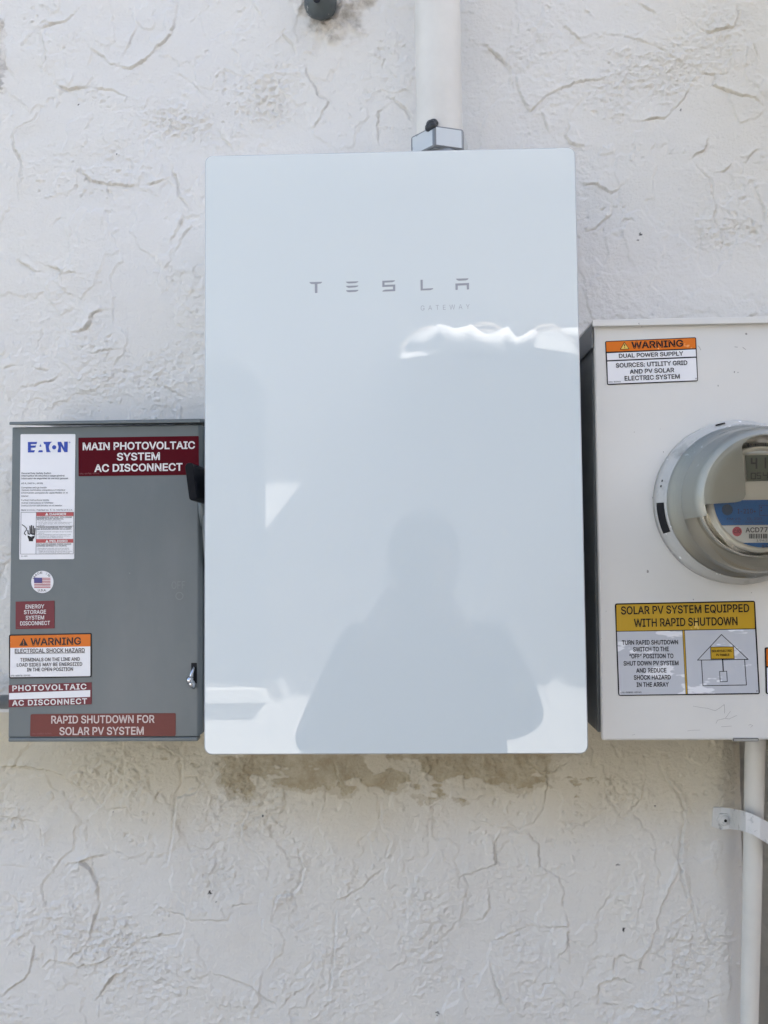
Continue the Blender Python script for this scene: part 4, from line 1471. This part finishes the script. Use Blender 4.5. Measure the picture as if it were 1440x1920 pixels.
# ------------------------------------------------------------------ riser pipe and strap at the lower right
pa = at(1416, 1388, -0.055)
pb_ = at(1405, 1915, -0.030)
d = (pb_ - pa)
mb = MB()
mb.tube([pa + Vector((0, 0, 0.01)), pa, pb_, pb_ + Vector((-0.001, 0.002, -0.25)), Vector((pb_.x, pb_.y, 0.0))], [0.0112, 0.0112, 0.0100, 0.0100, 0.0100], 24)
tag(mb.build('riser_pipe', M['paint_pipe']), 'slim white painted pipe running down below the meter box', 'pipe')
sp_ = thing('pipe_strap', 'bent white metal strap screwed to the wall around the slim pipe', 'strap', at(1358, 1538, -0.004))
P = Print(-0.0035, 0, 0, 1)
mb = MB()
path = [((1338, 1514), (1335, 1550), -0.004), ((1352, 1514), (1352, 1556), -0.004), ((1370, 1516), (1368, 1555), -0.008), ((1380, 1518), (1379, 1556), -0.034), ((1389, 1519.5), (1388, 1557.5), -0.058), ((1398, 1522), (1398, 1560), -0.070),
        ((1412, 1527), (1411, 1565), -0.074), ((1426, 1534), (1425, 1573), -0.076), ((1442, 1543), (1442, 1584), -0.073), ((1458, 1552), (1460, 1594), -0.058), ((1468, 1557), (1472, 1599), -0.03)]
top = [at(a[0], a[1], y) for a, b_, y in path]
bot = [at(b_[0], b_[1], y) for a, b_, y in path]
n = len(path)
th = Vector((0, 0.0018, 0))
mb.add(top + bot + [p + th for p in top] + [p + th for p in bot],
       [(i, i + 1, n + i + 1, n + i) for i in range(n - 1)] + [(2 * n + i, 3 * n + i, 3 * n + i + 1, 2 * n + i + 1) for i in range(n - 1)] +
       [(i, 2 * n + i, 2 * n + i + 1, i + 1) for i in range(n - 1)] + [(n + i, n + i + 1, 3 * n + i + 1, 3 * n + i) for i in range(n - 1)] +
       [(0, n, 3 * n, 2 * n), (n - 1, 3 * n - 1, 4 * n - 1, 2 * n - 1)], 0, False)
M['strap'] = mat('painted_strap', (0.66, 0.66, 0.65), 0.45, bump=(120, 0.3, 0.001))
wear(M['strap'], (0.38, 0.39, 0.39), 70, 0.58, 0.66)
mb.build('band', M['strap'], sp_, bevel=0.0007)
sc_ = at(1358, 1537, -0.006)
mb = MB()
hexs = [(sc_.x + 0.0088 * math.cos(R(60 * k + 8)), sc_.z + 0.0088 * math.sin(R(60 * k + 8))) for k in range(6)]
mb.prism(hexs, -0.0075, -0.003)
mb.lathe(sc_.x, sc_.z, [(0.0062, -0.0074), (0.0060, -0.0085), (0.0045, -0.0095), (0.0018, -0.0098)], 24)
scr = mb.build('screw', M['strap'], sp_, bevel=0.0006)
mb = MB()
mb.add([(x, -0.0099, z) for x, z in circ(sc_.x, sc_.z, 0.0019, 16)], [list(range(16))])
mb.build('screw_recess', M['black_hole'], scr)

# ------------------------------------------------------------------ pipe stub at the top
st = at(600, -6, -0.022)
mb = MB()
rs_ = 0.0215
zb2 = at(600, 20, -0.03).z
mb.tube([(st.x, -0.018, zb2 + 0.10), (st.x, -0.018, zb2 + 0.030), (st.x, -0.018, zb2 + 0.014), (st.x, -0.016, zb2 + 0.006), (st.x, -0.014, zb2 + 0.0015), (st.x, -0.012, zb2)],
        [rs_, rs_, rs_ * 0.97, rs_ * 0.82, rs_ * 0.55, 0.002], 32)
stub = mb.build('pipe_stub', M['pvc'])
tag(stub, 'dark grey plastic pipe stub set in smeared mortar at the top of the wall', 'pipe')
mb = MB()
hp_ = at(594, 0, -0.041)
mb.lathe(hp_.x, hp_.z + 0.001, [(0.0045, -0.0403), (0.004, -0.0402), (0.0001, -0.0401)], 16)
mb.build('screw_hole', M['black_hole'], stub)

# ------------------------------------------------------------------ across the passage: what the glass reflects
YN2 = -3.85
nb = thing('neighbour_house', 'pale stucco house across the passage, mirrored in the glass cabinet front', 'house', (0, YN2, 0))
nw = mat('neighbour_stucco', (0.80, 0.79, 0.77), 0.8, bump=(45, 0.5, 0.006), var=(5, 0.04))
wxr, wzs, wzt = -0.81, 0.735, 2.44          # window: right edge, sill, arch spring
wcx, whw, rise = -1.24, 0.43, 0.30
mb = MB()
arch = [(wcx - whw, wzs), (wcx + whw, wzs), (wcx + whw, wzt)] + [(wcx + whw * math.cos(R(a)), wzt + rise * math.sin(R(a))) for a in range(10, 180, 10)] + [(wcx - whw, wzt)]
# wall face as a ring of quads round the opening
bm = bmesh.new()
ov = [bm.verts.new((x, YN2, z)) for x, z in ((-1.95, 0), (7, 0), (7, 4.3), (-1.95, 4.3))]
av = [bm.verts.new((x, YN2, z)) for x, z in arch]
es = [bm.edges.new((a, b_)) for a, b_ in zip(ov, ov[1:] + ov[:1])] + [bm.edges.new((a, b_)) for a, b_ in zip(av, av[1:] + av[:1])]
bmesh.ops.triangle_fill(bm, use_beauty=True, edges=es)
bk = [bm.verts.new((x, YN2 - 0.27, z)) for x, z in arch]
for i in range(len(av)):
    j = (i + 1) % len(av)
    bm.faces.new((av[i], av[j], bk[j], bk[i]))
bmesh.ops.recalc_face_normals(bm, faces=bm.faces)
me = bpy.data.meshes.new('wall')
bm.to_mesh(me)
bm.free()
me.transform(Matrix.Translation(-nb.location))
me.materials.append(nw)
mb_ = MB()
mb_.box(-1.95, -1.80, YN2 - 6, YN2 - 0.002, 0, 3.69)
mb_.build('end_wall', nw, nb)
o = bpy.data.objects.new('wall', me)
COL.objects.link(o)
o.parent = nb
mb = MB()
mb.prism(arch, YN2 - 0.269, YN2 - 0.28)
win = mb.build('window', mat('pale_blind', (0.60, 0.61, 0.62), 0.5), nb)
mb = MB()
mb.box(wcx - whw - 0.05, wxr + 0.01, YN2 - 0.26, YN2 + 0.05, wzs - 0.075, wzs + 0.002)
mb.build('sill', mat('sill_white', (0.8, 0.79, 0.76), 0.6), win)
mb = MB()
mb.box(wcx - 0.025, wcx + 0.025, YN2 - 0.268, YN2 - 0.24, wzs + 0.003, wzt + rise - 0.02)
mb.box(wcx - whw + 0.002, wcx + whw - 0.002, YN2 - 0.267, YN2 - 0.242, wzt - 0.025, wzt + 0.025)
mb.build('frame', mat('frame_white', (0.7, 0.7, 0.7), 0.5), win)
# upper eave
tm = mat('roof_clay', (0.62, 0.55, 0.47), 0.75, bump=(40, 0.4, 0.004), var=(9, 0.12))
mb = MB()
mb.box(-2.2, 7, YN2 - 0.4, YN2 + 0.80, 3.70, 3.78)
mb.add([(-2.2, YN2 + 0.84, 3.79), (7, YN2 + 0.84, 3.79), (7, YN2 - 3, 5.0), (-2.2, YN2 - 3, 5.0), (-2.2, YN2 - 3, 3.79), (7, YN2 - 3, 3.79)],
       [(0, 1, 2, 3), (0, 3, 4), (1, 5, 2), (0, 4, 5, 1), (3, 2, 5, 4)])
mb.build('upper_roof', nw, nb)
# lower lean-to roof with barrel tiles
rx0, rx1 = 0.05, 5.0
ye, ze, slope = YN2 + 0.80, 2.50, 0.30
mb = MB()
mb.add([(rx0, ye - 0.02, ze), (rx1, ye - 0.02, ze), (rx1, YN2 + 0.002, ze + 0.8 * slope), (rx0, YN2 + 0.002, ze + 0.8 * slope),
        (rx0, ye - 0.02, ze + 0.02), (rx1, ye - 0.02, ze + 0.02), (rx1, YN2 + 0.002, ze + 0.8 * slope + 0.03), (rx0, YN2 + 0.002, ze + 0.8 * slope + 0.03)],
       [(0, 1, 5, 4), (1, 2, 6, 5), (2, 3, 7, 6), (3, 0, 4, 7), (0, 3, 2, 1), (4, 5, 6, 7)])
low = mb.build('lower_roof', mat('brown_boards', (0.16, 0.12, 0.09), 0.7), nb)
mb = MB()
pitch = 0.30
ncol = int((rx1 - rx0) / pitch)
for i in range(ncol):
    for k in range(4):
        x = rx0 + 0.10 + i * pitch + random.uniform(-0.025, 0.025)
        kk = max(k - 1, 0)
        s0, s1 = 0.0 + 0.27 * kk + random.uniform(-0.03, 0.03), 0.30 + 0.27 * kk
        up = -0.09 if k == 0 else -0.015 + random.uniform(-0.035, 0.04)
        if k == 0:
            s0 = 0.055 + random.uniform(-0.02, 0.02)
        tl_ = random.uniform(-0.25, 0.25)
        for (sa, sb, ra, rb) in ((s0, s1, 0.128 + random.uniform(-0.03, 0.022), 0.10),):
            b0 = len(mb.v)
            NS = 10
            for s_, r_ in ((sa, ra), (sb, rb)):
                for thk in (0, 0.016):
                    for q in range(NS + 1):
                        a = math.pi * q / NS
                        y = ye - s_
                        z = ze + s_ * slope + 0.005 + up + 0.015 * (1 if s_ == sa else 0)
                        mb.v.append(Vector((x + (r_ - thk) * math.cos(a), y, z + (r_ - thk) * (math.sin(a) + tl_ * math.cos(a)))))
            N1 = NS + 1
            if k < 2:
                e0 = len(mb.v)
                for q in range(N1):
                    mb.v.append(mb.v[b0 + N1 + q] + Vector((0, -0.09 if k == 0 else 0.006 + 0.012 * random.random(), 0)))
                mb.f.append([e0 + q for q in range(N1)])
                mb.m.append(1)
                mb.sm.append(False)
            for q in range(NS):
                for (i0_, i1_) in ((0, 2), (1, 3)):
                    mb.f.append([b0 + i0_ * N1 + q, b0 + i0_ * N1 + q + 1, b0 + i1_ * N1 + q + 1, b0 + i1_ * N1 + q])
                    mb.m.append(0)
                    mb.sm.append(True)
                for (i0_, i1_) in ((0, 1), (2, 3)):
                    mb.f.append([b0 + i0_ * N1 + q, b0 + i0_ * N1 + q + 1, b0 + i1_ * N1 + q + 1, b0 + i1_ * N1 + q])
                    mb.m.append(0)
                    mb.sm.append(False)
mb.build('roof_tiles', [tm, nw], low)
mb = MB()
bead, rads = [], []
x = rx0 + 0.0
while x < rx1 - 0.05:
    bead.append((x, ye - 0.03 + random.uniform(-0.02, 0.012), ze + 0.055 + random.uniform(-0.03, 0.05)))
    rads.append(random.uniform(0.03, 0.075))
    x += random.uniform(0.05, 0.09)
mb.tube(bead, rads, 10, 0)
mb.build('mortar_bead', nw, low)


# ------------------------------------------------------------------ the photographer, seen only as a reflection
def skin(name, joints, bones, mat_, parent=None, sub=2):
    me = bpy.data.meshes.new(name)
    off = rootloc(parent) if parent else Vector((0, 0, 0))
    names = list(joints)
    me.from_pydata([tuple(Vector(joints[k][0]) - off) for k in names], [(names.index(a), names.index(b_)) for a, b_ in bones], [])
    bm = bmesh.new()
    bm.from_mesh(me)
    lay = bm.verts.layers.skin.verify()
    bm.verts.ensure_lookup_table()
    for i, k in enumerate(names):
        r = joints[k][1]
        bm.verts[i][lay].radius = r if isinstance(r, tuple) else (r, r)
        bm.verts[i][lay].use_root = (i == 0)
    bm.to_mesh(me)
    bm.free()
    o = bpy.data.objects.new(name, me)
    COL.objects.link(o)
    me.materials.append(mat_)
    sk = o.modifiers.new('skin', 'SKIN')
    sk.use_smooth_shade = True
    ss = o.modifiers.new('subdivision', 'SUBSURF')
    ss.levels = ss.render_levels = sub
    if parent:
        o.parent = parent
    return o


px_, py_ = 0.065, -1.38
J = {}


def j(k, x, y, z, r):
    J[k] = ((px_ + x, py_ + y, z), r)


j('pelvis', 0, 0, 0.90, (0.155, 0.115))
j('waist', 0, 0.0, 1.03, (0.165, 0.11))
j('chest', 0, -0.01, 1.20, (0.19, 0.12))
j('collar', 0, -0.01, 1.305, 0.075)
j('neck', 0, 0.0, 1.385, 0.052)
j('jaw', 0, 0.03, 1.435, 0.058)
j('face', 0, 0.02, 1.50, 0.076)
j('crown', 0, 0.0, 1.565, 0.072)
j('chin', 0, 0.075, 1.412, 0.022)
j('nose', 0, 0.112, 1.487, 0.011)
for s_, n_ in ((-1, 'l'), (1, 'r')):
    j('ear' + n_, s_ * 0.088, 0.0, 1.495, 0.014)
    j('shoulder' + n_, s_ * 0.165, -0.01, 1.285, 0.066)
    j('elbow' + n_, s_ * 0.262 - 0.022, 0.06, 1.085 - (0.07 if s_ < 0 else 0), 0.05)
    j('wrist' + n_, s_ * 0.115 - 0.02, 0.30, 1.325, 0.026)
    j('palm' + n_, s_ * 0.085 - 0.028, 0.345, 1.395, 0.030)
    j('hip' + n_, s_ * 0.085, 0, 0.83, 0.088)
    j('knee' + n_, s_ * 0.095, 0.01, 0.47, 0.058)
    j('ankle' + n_, s_ * 0.10, -0.02, 0.09, 0.040)
    j('toe' + n_, s_ * 0.115, 0.13, 0.035, 0.034)
    for f_ in range(4):
        zf = 1.385 + 0.021 * f_
        j('f%d%sa' % (f_, n_), s_ * 0.066 - 0.028, 0.372, zf + 0.005, 0.0095)
        j('f%d%sb' % (f_, n_), s_ * (0.050) - 0.028, 0.398, zf + 0.012, 0.0085)
        j('f%d%sc' % (f_, n_), s_ * (0.028) - 0.028, 0.394, zf + 0.014, 0.0075)
    j('thumb' + n_ + 'a', s_ * 0.060 - 0.028, 0.335, 1.425, 0.011)
    j('thumb' + n_ + 'b', s_ * 0.030 - 0.028, 0.352, 1.450, 0.009)
B = [('pelvis', 'waist'), ('waist', 'chest'), ('chest', 'collar'), ('collar', 'neck'), ('neck', 'jaw'), ('jaw', 'face'), ('face', 'crown'), ('jaw', 'chin'), ('face', 'nose')]
for n_ in 'lr':
    B += [('face', 'ear' + n_), ('collar', 'shoulder' + n_), ('shoulder' + n_, 'elbow' + n_), ('elbow' + n_, 'wrist' + n_), ('wrist' + n_, 'palm' + n_),
          ('pelvis', 'hip' + n_), ('hip' + n_, 'knee' + n_), ('knee' + n_, 'ankle' + n_), ('ankle' + n_, 'toe' + n_), ('palm' + n_, 'thumb' + n_ + 'a'), ('thumb' + n_ + 'a', 'thumb' + n_ + 'b')]
    for f_ in range(4):
        B += [('palm' + n_, 'f%d%sa' % (f_, n_)), ('f%d%sa' % (f_, n_), 'f%d%sb' % (f_, n_)), ('f%d%sb' % (f_, n_), 'f%d%sc' % (f_, n_))]
m_skin = mat('skin_tone', (0.28, 0.17, 0.12), 0.5)
person = skin('person', J, B, m_skin)
tag(person, 'person standing before the glass cabinet holding up a phone, seen as a reflection', 'person')


def sub_skin(name, keys, grow, mat_, sub=2):
    jj = {}
    for k, g in zip(keys, grow):
        r = J[k][1]
        jj[k] = (J[k][0], (r[0] + g, r[1] + g) if isinstance(r, tuple) else r + g)
    bb = [(a, b_) for a, b_ in B if a in jj and b_ in jj]
    return skin(name, jj, bb, mat_, person, sub)


m_shirt = mat('dark_shirt', (0.035, 0.04, 0.055), 0.85)
sub_skin('shirt', ['pelvis', 'waist', 'chest', 'collar', 'shoulderl', 'elbowl', 'wristl', 'shoulderr', 'elbowr', 'wristr'], [0.02, 0.03, 0.025, 0.012, 0.02, 0.035, 0.014, 0.02, 0.035, 0.014], m_shirt)
sub_skin('trousers', ['pelvis', 'hipl', 'kneel', 'anklel', 'hipr', 'kneer', 'ankler'], [0.015, 0.015, 0.02, 0.022, 0.015, 0.02, 0.022], mat('dark_trousers', (0.03, 0.032, 0.04), 0.85))
mb = MB()
sec = [(0.83, 0.215, 0.135), (0.95, 0.225, 0.14), (1.08, 0.225, 0.14), (1.18, 0.222, 0.138), (1.255, 0.205, 0.125), (1.305, 0.165, 0.105), (1.335, 0.115, 0.085), (1.36, 0.072, 0.07)]
NJ = 36
for z_, a_, d_ in sec:
    mb.v += [Vector((px_ - 0.012 + a_ * math.cos(2 * math.pi * k / NJ), py_ + d_ * math.sin(2 * math.pi * k / NJ), z_)) for k in range(NJ)]
for i in range(len(sec) - 1):
    for k in range(NJ):
        mb.f.append([i * NJ + k, i * NJ + (k + 1) % NJ, (i + 1) * NJ + (k + 1) % NJ, (i + 1) * NJ + k])
        mb.m.append(0)
        mb.sm.append(True)
mb.build('loose_jacket', m_shirt, person)
bm = bmesh.new()
bmesh.ops.create_uvsphere(bm, u_segments=32, v_segments=20, radius=1)
for v in list(bm.verts):
    if v.co.y > 0.35 and v.co.z < 0.35:
        bm.verts.remove(v)
for v in bm.verts:
    v.co = Vector((v.co.x * 0.098, v.co.y * 0.108 - 0.004, v.co.z * (0.118 if v.co.z > 0 else 0.13) + 1.535)) + Vector((px_, py_, 0))
me = bpy.data.meshes.new('hair')
bm.to_mesh(me)
bm.free()
for p in me.polygons:
    p.use_smooth = True
me.materials.append(mat('dark_hair', (0.012, 0.010, 0.009), 0.9, spec=0.1))
o = bpy.data.objects.new('hair', me)
COL.objects.link(o)
o.parent = person
o.modifiers.new('thick', 'SOLIDIFY').thickness = 0.01
# the phone: its lens is where the picture was taken from
ph = thing('phone', 'dark phone held up in both hands before the glass cabinet', 'phone', (CAM.x + 0.022, CAM.y - 0.01, CAM.z - 0.115))
mb = MB()
mb.prism(rrect(0.036, 0.074, 0.010, 6, CAM.x + 0.022, CAM.z - 0.055), CAM.y - 0.0035, CAM.y - 0.0115)
mb.build('body', M['black'], ph, bevel=0.0015)
mb = MB()
mb.lathe(CAM.x, CAM.z, [(0.0065, CAM.y - 0.0034), (0.0065, CAM.y - 0.0015), (0.0050, CAM.y - 0.0015)], 24)
mb.build('lens_ring', M['steel'], ph)
